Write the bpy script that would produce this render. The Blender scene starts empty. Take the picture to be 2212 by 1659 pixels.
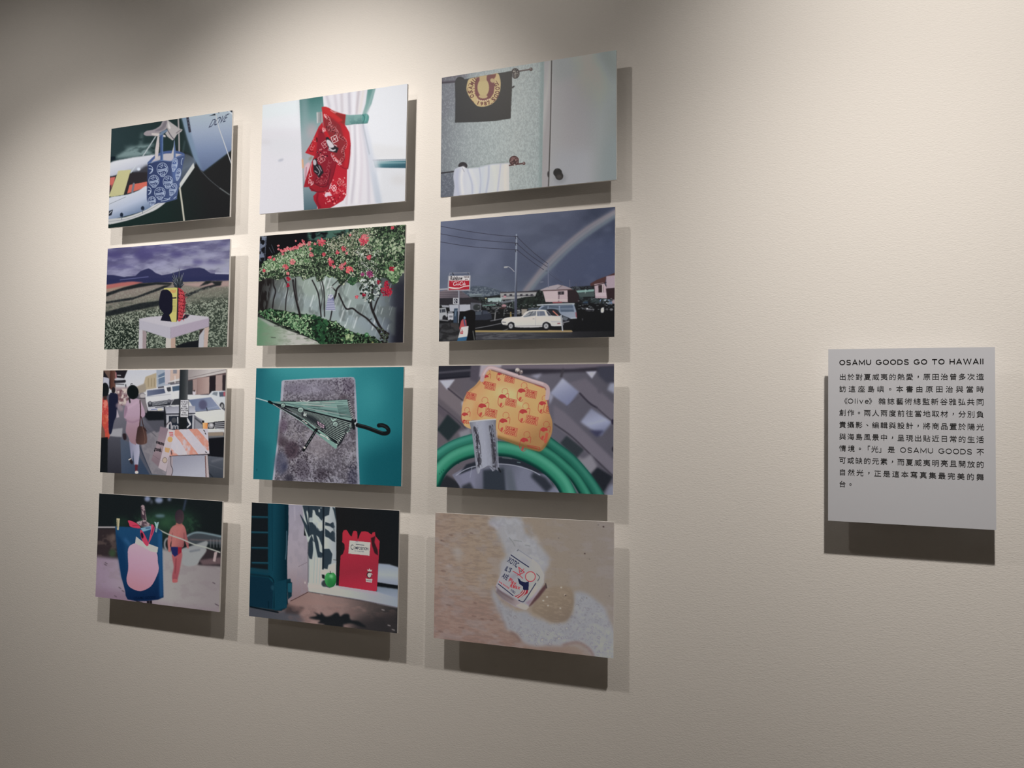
import bpy, bmesh, math, random
import numpy as np
from mathutils import Matrix, Vector

C = bpy.context.scene.collection
SC = bpy.context.scene

# ------------------------------------------------------------------ camera
def look(yaw, pitch, roll):
    cy, sy, cp, sp = math.cos(yaw), math.sin(yaw), math.cos(pitch), math.sin(pitch)
    f = Vector((sy * cp, cy * cp, sp)); r = Vector((cy, -sy, 0)); u = r.cross(f)
    cr, sr = math.cos(roll), math.sin(roll)
    return cr * r + sr * u, -sr * r + cr * u, f

cam = bpy.data.cameras.new('camera')
cam.sensor_width = 36; cam.sensor_fit = 'HORIZONTAL'
cam.lens = 1787.7 / 2212 * 36
cam.clip_start = 0.05
co = bpy.data.objects.new('camera', cam); C.objects.link(co)
r_, u_, f_ = look(-0.3682, 0.0435, 0.0120)
m = Matrix.Identity(4)
for i in range(3):
    m[i][0], m[i][1], m[i][2] = r_[i], u_[i], -f_[i]
m[0][3], m[1][3], m[2][3] = 1.8802, -1.7288, 1.1467
co.matrix_world = m
SC.camera = co

# ------------------------------------------------------------------ light
SC.view_settings.view_transform = 'Standard'
SC.view_settings.look = 'None'
SC.view_settings.gamma = 1.0
SC.view_settings.use_curve_mapping = False
SC.view_settings.exposure = 0.0

w = bpy.data.worlds.new('gallery_air'); SC.world = w; w.use_nodes = True
w.node_tree.nodes['Background'].inputs[0].default_value = (0.9, 0.95, 1.0, 1)
w.node_tree.nodes['Background'].inputs[1].default_value = 0.0

WARM = (1.0, 0.925, 0.845)
def spot(x, y, z, tx, tz, watts, size, blend, color=WARM, radius=0.03, aim_y=0.045):
    L = bpy.data.lights.new('track_or_fill_spot', 'SPOT')
    L.energy = watts; L.color = color
    L.spot_size = math.radians(size); L.spot_blend = blend
    L.shadow_soft_size = radius
    o = bpy.data.objects.new('track_or_fill_spot', L); C.objects.link(o)
    o.location = (x, y, z)
    d = Vector((tx, aim_y, tz)) - o.location
    o.rotation_euler = d.to_track_quat('-Z', 'Y').to_euler()
    return o
# three heads of the ceiling track that runs a metre in front of the wall,
# each a lens beam with its wide spill
K = 48.0
spot(-0.11, -1.03, 2.53, -0.089, 0.914, 1.235 * K, 75.2, 1.0)
spot(-0.11, -1.03, 2.53, -0.533, 1.503, 0.333 * K, 89.2, 1.0)
spot(0.90, -1.03, 2.50, 0.617, 1.406, 1.365 * K, 73.0, 1.0)
spot(0.90, -1.03, 2.50, 1.050, 1.842, 0.245 * K, 165, 1.0)
spot(2.06, -1.03, 2.58, 2.252, 1.578, 1.316 * K, 78.5, 1.0)
spot(2.06, -1.03, 2.58, 1.885, -1.661, 1.438 * K, 94.3, 1.0)
# added fill flood, invented to lift the shadows under the upper prints
spot(0.60, -3.30, 2.60, 0.62, 1.62, 46, 34, 1.0, radius=0.05)
# two more added lamps, bouncing fill off the wall behind the visitor
spot(0.0, -3.0, 2.53, 0.0, 1.2, 14, 90, 1.0, aim_y=-4.2)
spot(2.0, -3.0, 2.53, 2.0, 1.2, 14, 90, 1.0, aim_y=-4.2)

# ------------------------------------------------------------------ helpers
def nodes(m):
    m.use_nodes = True
    nt = m.node_tree
    return nt, nt.nodes['Principled BSDF']

def plain(name, col, rough=0.6, spec=0.3):
    m = bpy.data.materials.new(name); nt, b = nodes(m)
    b.inputs['Base Color'].default_value = (*col, 1)
    b.inputs['Roughness'].default_value = rough
    b.inputs['Specular IOR Level'].default_value = spec
    return m

def obj(name, me, mat=None, parent=None):
    o = bpy.data.objects.new(name, me); C.objects.link(o)
    if mat: me.materials.append(mat)
    if parent: o.parent = parent
    return o

def box_mesh(name, x0, x1, y0, y1, z0, z1, bevel=0.0):
    bm = bmesh.new()
    vs = [bm.verts.new((x, y, z)) for z in (z0, z1) for y in (y0, y1) for x in (x0, x1)]
    for f in ((0, 2, 3, 1), (4, 5, 7, 6), (0, 1, 5, 4), (1, 3, 7, 5), (3, 2, 6, 7), (2, 0, 4, 6)):
        bm.faces.new([vs[i] for i in f])
    if bevel:
        bmesh.ops.bevel(bm, geom=bm.edges[:], offset=bevel, segments=2, profile=0.5, affect='EDGES')
    bmesh.ops.recalc_face_normals(bm, faces=bm.faces[:])
    me = bpy.data.meshes.new(name); bm.to_mesh(me); bm.free()
    return me

# ------------------------------------------------------------------ the room
def wall_material():
    m = bpy.data.materials.new('textured_wallpaper'); nt, b = nodes(m)
    b.inputs['Roughness'].default_value = 0.85
    b.inputs['Specular IOR Level'].default_value = 0.15
    b.inputs['Base Color'].default_value = (0.82, 0.798, 0.768, 1)
    tc = nt.nodes.new('ShaderNodeTexCoord')
    mp = nt.nodes.new('ShaderNodeMapping'); mp.inputs['Scale'].default_value = (0.5, 1, 1.15)
    nt.links.new(tc.outputs['Object'], mp.inputs[0])
    n1 = nt.nodes.new('ShaderNodeTexNoise'); n1.inputs['Scale'].default_value = 430
    n1.inputs['Detail'].default_value = 2; n1.inputs['Roughness'].default_value = 0.55
    n1.inputs['Distortion'].default_value = 0.25
    nt.links.new(mp.outputs[0], n1.inputs['Vector'])
    bp = nt.nodes.new('ShaderNodeBump'); bp.inputs['Strength'].default_value = 1.0
    bp.inputs['Distance'].default_value = 0.00046
    nt.links.new(n1.outputs[0], bp.inputs['Height'])
    nt.links.new(bp.outputs[0], b.inputs['Normal'])
    return m
WALL = wall_material()
PAINT = plain('wall_paint', (0.72, 0.7, 0.67), 0.8)
def slab(name, x0, x1, y0, y1, z0, z1, mat):
    o = obj(name, box_mesh(name, x0, x1, y0, y1, z0, z1), mat); o['kind'] = 'structure'; return o
D = 0.045
slab('wall_back', -3.2, 5.2, D, D + 0.12, -0.1, 3.3, WALL)
slab('floor', -3.2, 5.2, -4.2, D, -0.1, 0.0, plain('floor_concrete', (0.2, 0.17, 0.14), 0.5))
slab('ceiling', -3.2, 5.2, -4.2, D, 3.2, 3.3, plain('ceiling_paint', (0.6, 0.59, 0.57), 0.9))
slab('wall_left', -3.32, -3.2, -4.2, D + 0.12, -0.1, 3.3, PAINT)
slab('wall_right', 5.2, 5.32, -4.2, D + 0.12, -0.1, 3.3, PAINT)
slab('wall_front', -3.2, 5.2, -4.32, -4.2, -0.1, 3.3, PAINT)

# ------------------------------------------------------------------ printed pictures
# Every print is one flat sheet: a fine grid of faces whose ink colours are laid
# down shape by shape.  Shapes are traced in the units of an enlarged crop of the
# print and carried by a homography into the print's own rectangle.
def pts(s):
    return [tuple(float(v) for v in p.split(',')) for p in s.split()]

def spline(P, closed=True, n=8):
    P = np.array(P, float); m = len(P); out = []
    for i in range(m if closed else m - 1):
        if closed:
            a, b, c, d = P[(i - 1) % m], P[i], P[(i + 1) % m], P[(i + 2) % m]
        else:
            a, b, c, d = P[max(i - 1, 0)], P[i], P[i + 1], P[min(i + 2, m - 1)]
        for t in np.arange(n) / n:
            out.append(0.5 * (2 * b + (c - a) * t + (2 * a - 5 * b + 4 * c - d) * t * t + (3 * b - a - 3 * c + d) * t ** 3))
    if not closed: out.append(P[-1])
    return np.array(out)

def homography(src, dst):
    A = []
    for (x, y), (u, v) in zip(src, dst):
        A.append([x, y, 1, 0, 0, 0, -u * x, -u * y, -u]); A.append([0, 0, 0, x, y, 1, -v * x, -v * y, -v])
    return np.linalg.svd(np.array(A, float))[2][-1].reshape(3, 3)

def apply_h(H, P):
    P = np.asarray(P, float).reshape(-1, 2)
    q = np.c_[P, np.ones(len(P))] @ H.T
    return q[:, :2] / q[:, 2:]

def box1(a, r, ax):
    a = np.moveaxis(a, ax, 0); n = len(a)
    p = np.concatenate([np.repeat(a[:1], r + 1, 0), a, np.repeat(a[-1:], r, 0)], 0)
    c = np.cumsum(p, 0, dtype=np.float64)
    o = (c[2 * r + 1:2 * r + 1 + n] - c[:n]) / (2 * r + 1)
    return np.moveaxis(o, 0, ax).astype(np.float32)

def blur(a, s):
    r = int(round(s * 0.95))
    if r < 1: return a
    for _ in range(3):
        a = box1(box1(a, r, 0), r, 1)
    return a

GLYPH = {}
def glyph(ch, bold=0.0):
    """outline triangles of one character of the built-in font"""
    if (ch, bold) not in GLYPH:
        c = bpy.data.curves.new('g', 'FONT'); c.body = ch; c.offset = bold; c.resolution_u = 4
        o = bpy.data.objects.new('g', c); C.objects.link(o)
        me = bpy.data.meshes.new_from_object(o.evaluated_get(bpy.context.evaluated_depsgraph_get()))
        me.calc_loop_triangles()
        V = np.array([v.co[:2] for v in me.vertices]).reshape(-1, 2)
        T = np.array([t.vertices[:] for t in me.loop_triangles], int).reshape(-1, 3)
        bpy.data.objects.remove(o); bpy.data.curves.remove(c); bpy.data.meshes.remove(me)
        GLYPH[(ch, bold)] = (V, T)
    return GLYPH[(ch, bold)]

class Pic:
    def __init__(s, quad, W, H, base, seed=1, sat=.86):
        s.sat = sat
        s.W, s.H = W * 2, H * 2
        s.Hm = homography(pts(quad), [(0, 0), (s.W, 0), (s.W, s.H), (0, s.H)])
        q = np.array(pts(quad))
        s.k = s.W / (np.linalg.norm(q[1] - q[0]) * .5 + np.linalg.norm(q[2] - q[3]) * .5)
        s.ky = s.H / (np.linalg.norm(q[3] - q[0]) * .5 + np.linalg.norm(q[2] - q[1]) * .5)
        s.kk = (s.k * s.ky) ** .5
        s.img = np.zeros((s.H, s.W, 3), np.float32); s.img[:] = base
        s.rng = np.random.RandomState(seed)
    def q(s, P): return apply_h(s.Hm, P)
    # ---- masks
    def fillmask(s, Q, pad=0):
        x0 = max(0, int(Q[:, 0].min()) - pad - 1); x1 = min(s.W, int(Q[:, 0].max()) + pad + 2)
        y0 = max(0, int(Q[:, 1].min()) - pad - 1); y1 = min(s.H, int(Q[:, 1].max()) + pad + 2)
        if x1 <= x0 or y1 <= y0: return None
        w, h = x1 - x0, y1 - y0
        m = np.zeros((h, w + 1), np.int32)
        a = Q; b = np.roll(Q, -1, 0)
        for (ax, ay), (bx, by) in zip(a, b):
            if ay > by: ax, ay, bx, by = bx, by, ax, ay
            r0 = max(0, math.ceil(ay - y0 - .5)); r1 = min(h, math.ceil(by - y0 - .5))
            if r1 <= r0: continue
            r = np.arange(r0, r1)
            X = ax + (r + y0 + .5 - ay) * (bx - ax) / (by - ay)
            m[r, np.clip(np.ceil(X - x0 - .5), 0, w).astype(int)] += 1
        return (x0, y0, (np.cumsum(m, 1)[:, :w] & 1).astype(np.float32))
    def put(s, x0, y0, m, col, alpha=1.0):
        h, w = m.shape; v = s.img[y0:y0 + h, x0:x0 + w]
        if isinstance(col, np.ndarray) and col.ndim == 3: c = col[y0:y0 + h, x0:x0 + w]
        else: c = np.array(col, np.float32)
        a = (m * alpha)[..., None]
        v += (c - v) * a
    # ---- shapes
    def poly(s, P, col, soft=0, alpha=1.0, smooth=False):
        if isinstance(P, str): P = pts(P)
        if smooth: P = spline(P)
        Q = s.q(P); sg = soft * s.kk * .6
        r = s.fillmask(Q, int(3 * sg) + 1)
        if r is None: return
        x0, y0, m = r
        if soft: m = blur(m, sg)
        s.put(x0, y0, m, col, alpha)
    def blob(s, P, col, soft=0, alpha=1.0): s.poly(P, col, soft, alpha, True)
    def ell(s, cx, cy, rx, ry, col, rot=0, soft=0, alpha=1.0):
        t = np.linspace(0, 2 * np.pi, 28, endpoint=False); c, d = math.cos(math.radians(rot)), math.sin(math.radians(rot))
        x, y = rx * np.cos(t), ry * np.sin(t)
        s.poly(np.c_[cx + x * c - y * d, cy + x * d + y * c], col, soft, alpha)
    def line(s, P, w, col, soft=0, alpha=1.0, smooth=True, w1=None):
        if isinstance(P, str): P = pts(P)
        if smooth and len(P) > 2: P = spline(P, False, 6)
        Q = s.q(P); n = len(Q); w1 = w if w1 is None else w1
        R = np.linspace(w, w1, n) * .5 * s.kk; sg = soft * s.kk * .6
        pad = R.max() + 2 + 3 * sg
        x0 = max(0, int(Q[:, 0].min() - pad)); x1 = min(s.W, int(Q[:, 0].max() + pad) + 1)
        y0 = max(0, int(Q[:, 1].min() - pad)); y1 = min(s.H, int(Q[:, 1].max() + pad) + 1)
        if x1 <= x0 or y1 <= y0: return
        m = np.zeros((y1 - y0, x1 - x0), np.float32)
        for i in range(n - 1):
            a, b = Q[i], Q[i + 1]; r = max(R[i], R[i + 1]) + 1.5
            steps = max(1, int(np.linalg.norm(b - a) / 60))
            for k in range(steps):
                p = a + (b - a) * k / steps; e = a + (b - a) * (k + 1) / steps
                ra = R[i] + (R[i + 1] - R[i]) * (k + .5) / steps
                u0 = max(x0, int(min(p[0], e[0]) - r)); u1 = min(x1, int(max(p[0], e[0]) + r) + 1)
                v0 = max(y0, int(min(p[1], e[1]) - r)); v1 = min(y1, int(max(p[1], e[1]) + r) + 1)
                if u1 <= u0 or v1 <= v0: continue
                X, Y = np.meshgrid(np.arange(u0, u1) + .5, np.arange(v0, v1) + .5)
                d = e - p; L = max(1e-6, d @ d)
                t = np.clip(((X - p[0]) * d[0] + (Y - p[1]) * d[1]) / L, 0, 1)
                D_ = np.hypot(X - p[0] - t * d[0], Y - p[1] - t * d[1])
                g = m[v0 - y0:v1 - y0, u0 - x0:u1 - x0]
                np.maximum(g, np.clip(ra - D_ + .5, 0, 1) * min(1, 2 * ra), out=g)
        if soft: m = blur(m, sg)
        s.put(x0, y0, m, col, alpha)
    def ring(s, cx, cy, rx, ry, w, col, rot=0, a0=0, a1=360, alpha=1.0, soft=0):
        t = np.radians(np.linspace(a0, a1, 26)); c, d = math.cos(math.radians(rot)), math.sin(math.radians(rot))
        x, y = rx * np.cos(t), ry * np.sin(t)
        s.line(np.c_[cx + x * c - y * d, cy + x * d + y * c], w, col, soft, alpha, False)
    # ---- fields
    def grad(s, p0, p1, *cols):
        """colour field from p0 to p1 through the given colours"""
        a, b = s.q([p0, p1]); d = b - a
        Y, X = np.mgrid[0:s.H, 0:s.W]
        t = np.clip(((X - a[0]) * d[0] + (Y - a[1]) * d[1]) / (d @ d), 0, 1) * (len(cols) - 1)
        cs = np.array(cols, np.float32); i = np.minimum(t.astype(int), len(cols) - 2)
        f = (t - i)[..., None]
        return (cs[i] * (1 - f) + cs[i + 1] * f).astype(np.float32)
    def noise(s, sx, sy=None, octv=3, rough=.55):
        sy = sy or sx; out = np.zeros((s.H, s.W), np.float32); A = 0; a = 1.0
        sx, sy = max(1.2, sx * s.kk), max(1.2, sy * s.kk)
        for _ in range(octv):
            gh, gw = int(s.H / sy) + 3, int(s.W / sx) + 3
            g = s.rng.rand(gh, gw).astype(np.float32)
            y = np.arange(s.H) / sy; x = np.arange(s.W) / sx
            yi, xi = y.astype(int), x.astype(int); fy, fx = y - yi, x - xi
            fy = (fy * fy * (3 - 2 * fy))[:, None]; fx = (fx * fx * (3 - 2 * fx))[None]
            v = (g[yi][:, xi] * (1 - fy) * (1 - fx) + g[yi + 1][:, xi] * fy * (1 - fx)
                 + g[yi][:, xi + 1] * (1 - fy) * fx + g[yi + 1][:, xi + 1] * fy * fx)
            out += a * v; A += a; a *= rough; sx = max(1.2, sx / 2); sy = max(1.2, sy / 2)
        return out / A
    def mottle(s, P, col, thr, wid, n, alpha=1.0, soft=0, smooth=False):
        """ink where the noise field n passes thr, inside P"""
        if isinstance(P, str): P = pts(P)
        if smooth: P = spline(P)
        sg = soft * s.kk * .6
        r = s.fillmask(s.q(P), int(3 * sg) + 1)
        if r is None: return
        x0, y0, m = r
        if soft: m = blur(m, sg)
        h, w = m.shape
        s.put(x0, y0, m * np.clip((n[y0:y0 + h, x0:x0 + w] - thr) / wid + .5, 0, 1), col, alpha)
    def scatter(s, P, n, size, cols, asp=.5, smooth=False):
        """small leaf shaped dabs inside P"""
        if isinstance(P, str): P = pts(P)
        if smooth: P = spline(P)
        x0, y0, m = s.fillmask(s.q(P)); h, w = m.shape; rng = s.rng
        t = np.linspace(0, 2 * np.pi, 7, endpoint=False); done = 0
        for _ in range(n * 4):
            u, v = rng.rand() * w, rng.rand() * h
            if m[int(v), int(u)] < .5: continue
            a = rng.rand() * 6.283; L = size * (.5 + rng.rand()) * s.kk; c, d = math.cos(a), math.sin(a)
            ex, ey = L * np.cos(t), L * asp * (.6 + .8 * rng.rand()) * np.sin(t)
            f = s.fillmask(np.c_[x0 + u + ex * c - ey * d, y0 + v + ex * d + ey * c])
            if f is not None: s.put(*f, np.array(cols[rng.randint(len(cols))]) * (.9 + .2 * rng.rand()))
            done += 1
            if done >= n: break
    def text(s, txt, p0, p1, up, col, bold=0.0, alpha=1.0):
        """letters along p0-p1 (crop units); up is the vector of one cap height"""
        p0, p1, up = np.array(p0, float), np.array(p1, float), np.array(up, float)
        x = 0; G = []
        for ch in txt:
            if ch == ' ': x += .3; continue
            V, T = glyph(ch, bold)
            if len(V) == 0: continue
            a, b = V[:, 0].min(), V[:, 0].max()
            G.append((V - [a, 0], T, x)); x += (b - a) + .07
        L = x - .07
        M = np.zeros((s.H, s.W), np.float32); bx = [s.W, s.H, 0, 0]
        for V, T, ox in G:
            P = p0 + np.outer((V[:, 0] + ox) / L, p1 - p0) + np.outer(V[:, 1] / .69, up)
            Q = s.q(P)
            for t in T:
                r = s.fillmask(Q[t])
                if r is None: continue
                X, Y, m = r; h, w = m.shape
                np.maximum(M[Y:Y + h, X:X + w], m, out=M[Y:Y + h, X:X + w])
                bx = [min(bx[0], X), min(bx[1], Y), max(bx[2], X + w), max(bx[3], Y + h)]
        if bx[2] > bx[0]: s.put(bx[0], bx[1], M[bx[1]:bx[3], bx[0]:bx[2]], col, alpha)
    def tube(s, P, w, col, hi, lo, soft=3):
        """a rounded hose: body, dark lower rim and pale upper band"""
        P = spline(pts(P), False, 8)
        t = np.gradient(P, axis=0); nrm = np.c_[t[:, 1], -t[:, 0]] / np.linalg.norm(t, axis=1)[:, None]
        s.line(P, w, lo, soft, 1, False)
        s.line(P + nrm * w * .08, w * .78, col, w * .12, 1, False)
        s.line(P + nrm * w * .2, w * .3, hi, w * .22, .8, False)
    def done(s, lum, grain=1.2):
        """ink reflectance of the finished sheet, one colour per grid face corner"""
        a = s.img
        g = a @ np.array([.3, .59, .11], np.float32)
        a = g[..., None] + (a - g[..., None]) * s.sat
        a = a.reshape(s.H // 2, 2, s.W // 2, 2, 3).mean((1, 3))
        a = a + s.rng.randn(*a.shape[:2], 1) * grain
        a = np.clip(a, 6, 252) / 255
        a = np.where(a < .04045, a / 12.92, ((a + .055) / 1.055) ** 2.4)
        h, w = a.shape[:2]; L = np.array(lum)
        v = np.linspace(-.081, 1.081, h)[:, None, None]; u = np.linspace(-.081, 1.081, w)[None, :, None]
        E = (L[0] * (1 - u) + L[1] * u) * (1 - v) + (L[3] * (1 - u) + L[2] * u) * v
        return np.clip(a / np.maximum(E, .15) - .004, .002, .92)

def medallion(p, cx, cy, rx, ry, col, rot=0):
    """round stamped motif: ring, hatching and a banner"""
    c, d = math.cos(math.radians(rot)), math.sin(math.radians(rot))
    f = lambda x, y: (cx + x * rx * c - y * ry * d, cy + x * rx * d + y * ry * c)
    p.ring(cx, cy, rx, ry, 6, col, rot)
    for P in ([(-.8, .1), (0, .05), (.85, -.2)], [(-.75, .4), (0, .3), (.8, .1)], [(-.35, .55), (-.3, 1.15), (.4, 1.1), (.35, .5)], [(.55, -.5), (.75, -.1), (.6, .3)], [(.35, -.75), (.5, -.4)]):
        p.line([f(*v) for v in P], 7, col)
    for a in ((-.5, -.7, .0, -.45), (-.65, -.4, -.1, -.2), (-.1, -.85, .1, -.5), (-.2, .75, .15, .6), (-.05, .95, .25, .85), (.6, .1, .9, .3), (.5, .3, .8, .5)):
        p.line([f(a[0], a[1]), f((a[0] + a[2]) / 2, (a[1] + a[3]) / 2 - .06), f(a[2], a[3])], 6, col)
    p.line([f(-.7, .28), f(0, .18), f(.6, .02)], 14, col, alpha=.55)

def pic_boat():
    p = Pic('299,341 1812,110 1785,1443 256,1586', 340, 256, (33, 49, 52), 11)
    p.poly('290,330 1200,180 1200,700 290,760', p.grad((300, 400), (1150, 500), (42, 60, 64), (33, 52, 54), (26, 44, 44)), 40)
    p.poly('1080,560 1350,700 1450,880 1830,600 1830,1460 1000,1600 240,1620 256,1500 700,1400 1000,1250', p.grad((500, 1500), (1500, 1100), (27, 44, 42), (25, 40, 38), (29, 30, 32)), 20)
    n = p.noise(120, 60)
    for P, a in (('350,690 430,640 520,580 640,550 830,530 850,650 640,690 380,710', .9), ('640,560 660,400 700,380 690,560', .35), ('450,560 560,540 620,600 500,620', .3)):
        p.mottle(P, (122, 146, 146), .38, .3, n, a, 24)
    p.poly('285,690 345,685 350,725 288,745', (18, 30, 40), 6)
    # dinghy
    p.blob('278,772 500,712 700,682 850,668 770,760 748,900 620,880 420,900 280,935', p.grad((600, 690), (630, 900), (205, 206, 212), (188, 190, 202), (120, 128, 146)), 8)
    p.blob('540,905 640,860 760,800 760,985 640,1020 500,1030', (58, 58, 66), 22)
    p.ell(640, 845, 22, 20, (205, 212, 225), soft=10)
    p.poly('275,940 545,890 750,880 750,1010 540,1045 500,1150 450,1168 268,1135', (44, 40, 44), 8)
    p.poly('284,950 348,942 332,1010 285,1105 270,1090', (203, 98, 88), 5)
    p.poly('270,1050 300,1040 290,1130 268,1140', (70, 50, 62), 8)
    p.poly('525,1042 748,1000 748,1070 560,1130 495,1152', (206, 96, 80), 6)
    p.line('578,1030 560,1130', 30, (112, 112, 124), 4)
    p.poly('386,866 548,850 524,915 452,1166 300,1192 266,1182', (188, 182, 130), 6)
    p.blob('268,1205 500,1162 640,1110 745,1062 755,1250 830,1290 760,1345 600,1400 400,1452 262,1485 262,1290', p.grad((500, 1150), (560, 1420), (196, 200, 210), (172, 182, 204), (104, 124, 156)), 5)
    p.line('268,1285 480,1192', 5, (120, 126, 135), 2)
    p.blob('258,1476 450,1450 620,1400 760,1340 860,1275 990,1246 870,1345 720,1412 560,1470 420,1508 258,1536', (192, 192, 192), 4)
    p.line('260,1500 450,1478 640,1420 800,1340 900,1280', 7, (140, 144, 150), 2)
    p.ell(426, 1418, 20, 29, (30, 40, 58), soft=3); p.ell(690, 1335, 22, 27, (30, 40, 58), soft=3)
    p.poly('266,1370 318,1350 300,1420 264,1432', (38, 42, 52), 4); p.line('272,1400 300,1372', 10, (170, 175, 185), 2)
    p.line('426,1440 428,1478', 7, (90, 100, 120), 2); p.line('690,1358 688,1400', 7, (90, 100, 120), 2)
    p.blob('1150,690 1240,660 1335,720 1340,800 1160,1085 1140,1000', p.grad((1180, 700), (1260, 950), (72, 80, 90), (88, 100, 116), (60, 70, 84)), 8)
    p.poly('1325,765 1340,825 1160,1085 1148,1030', (192, 194, 190), 5)
    # big hull
    p.poly('1178,205 1330,170 1830,90 1812,600 1450,876 1415,858 1330,705 1245,440', p.grad((1500, 140), (1430, 860), (172, 186, 196), (150, 163, 186), (116, 133, 166), (88, 104, 138)), 7)
    p.poly('1170,200 1250,190 1300,420 1400,760 1440,875 1330,720 1240,450', (110, 135, 160), 16, .75)
    p.poly('1232,196 1262,190 1294,382 1266,390', (52, 52, 66), 3)
    for y in (230, 270, 310): p.line([(1245 + (y - 200) * .17, y), (1262 + (y - 200) * .17, y - 4)], 12, (90, 92, 108), 2)
    p.poly('1518,182 1600,150 1604,172', (40, 44, 54), 2); p.poly('1675,136 1830,105 1830,150 1772,116', (30, 34, 44), 3)
    p.line('1760,118 1815,165', 14, (200, 206, 214), 2); p.line('1775,108 1830,150', 7, (50, 54, 62), 2)
    p.ell(1640, 142, 7, 7, (60, 70, 90), soft=2)
    p.text('DOVE', (1512, 330), (1722, 252), (52, -104), (44, 48, 78))
    p.line('1600,150 1640,320 1710,520 1805,790', 11, (188, 190, 194), 2)
    p.line('1420,865 1520,970 1660,1085 1782,1168', 8, (74, 78, 82), 3); p.line('1660,1085 1782,1168', 12, (96, 100, 100), 4)
    p.line('1133,205 1143,440 1146,640', 20, (158, 150, 150), 4)
    p.line('1155,1080 1185,1290 1212,1500', 22, (186, 182, 166), 3)
    p.line('1190,640 1215,500', 22, (70, 90, 95), 14, .5)
    p.line('850,440 760,580 690,685', 15, (170, 178, 182), 3); p.line('612,790 540,892', 13, (188, 195, 200), 3)
    # cleat and ring
    p.blob('702,402 740,368 830,350 905,305 945,240 1005,232 1010,290 985,345 900,395 880,432 800,430 725,428', (150, 141, 146), 4)
    p.blob('840,370 920,320 960,250 990,245 985,300 930,360', (120, 112, 120), 8)
    p.poly('1000,232 1030,255 1120,318 1130,330 1188,352 1172,378 1122,408 1082,470 1062,488 1000,442 972,402 1000,352 985,300', (172, 165, 164), 4)
    p.poly('1005,240 1040,330 1030,350 1005,330', (205, 198, 196), 5); p.line('1000,360 1050,440 1080,468', 8, (70, 66, 76), 3)
    p.poly('800,396 900,400 976,424 976,448 880,434 800,418', (196, 186, 180), 3)
    p.line('1110,395 1165,355', 12, (120, 112, 116), 4)
    # bag
    p.line('765,768 860,682 960,640 1100,632 1196,662', 34, (66, 86, 138), 3)
    p.blob('790,768 850,705 960,655 1100,650 1190,668 1150,690 1060,742 960,740 900,732 820,765', (176, 170, 178), 4)
    p.poly('898,425 896,560 880,712 842,718 845,600 872,440', (190, 180, 178), 3)
    p.poly('1086,470 1098,640 1070,695 1038,690 1075,560', (180, 174, 174), 3)
    p.poly('1084,470 1100,600 1102,700 1076,710 1080,560', (78, 104, 154), 3)
    p.poly('890,425 920,380 990,348 1003,368 940,412 930,445', (104, 124, 150), 4)
    p.poly('903,428 945,412 942,560 944,745 910,750 908,560', (60, 84, 134), 3)
    p.poly('932,430 945,420 944,740 934,745', (98, 124, 168), 3, .8)
    p.blob('755,772 792,776 850,748 930,740 1050,745 1092,702 1212,665 1192,800 1160,990 1122,1190 1116,1222 960,1265 880,1272 800,1302 760,1262 742,1200 748,950', p.grad((760, 900), (1180, 1000), (46, 59, 100), (52, 66, 108), (70, 87, 130)), 3)
    p.blob('1060,740 1110,720 1130,840 1090,1000 1060,900', (84, 108, 164), 16, .7); p.poly('905,900 940,900 930,1090 900,1060', (40, 54, 108), 12, .6)
    p.line('760,772 850,748 940,738 1050,745 1095,705 1205,668', 9, (100, 122, 168), 3)
    Wt = (164, 178, 204)
    for a in ((937, 845, 68, 78, 0), (830, 990, 64, 70, 0), (1006, 1000, 60, 70, 8), (906, 1142, 68, 70, 0), (806, 1240, 48, 52, 0), (1090, 785, 34, 76, 12), (1136, 905, 30, 70, 12), (1072, 1095, 42, 74, 22)):
        medallion(p, *a[:4], Wt, a[4])
    p.ring(775, 850, 42, 48, 7, Wt, 0, -100, 90); p.line('770,840 812,850 790,885', 9, Wt)
    p.ring(760, 1115, 36, 46, 7, Wt, 0, -100, 90); p.line('760,1110 792,1120 770,1150', 9, Wt)
    p.line('920,1245 1000,1230 1035,1200', 8, Wt); p.line('960,1215 1030,1222', 7, Wt); p.line('1080,1215 1110,1190', 8, Wt)
    p.ring(1186, 750, 12, 40, 7, Wt, 10, 90, 270)
    return p

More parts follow.
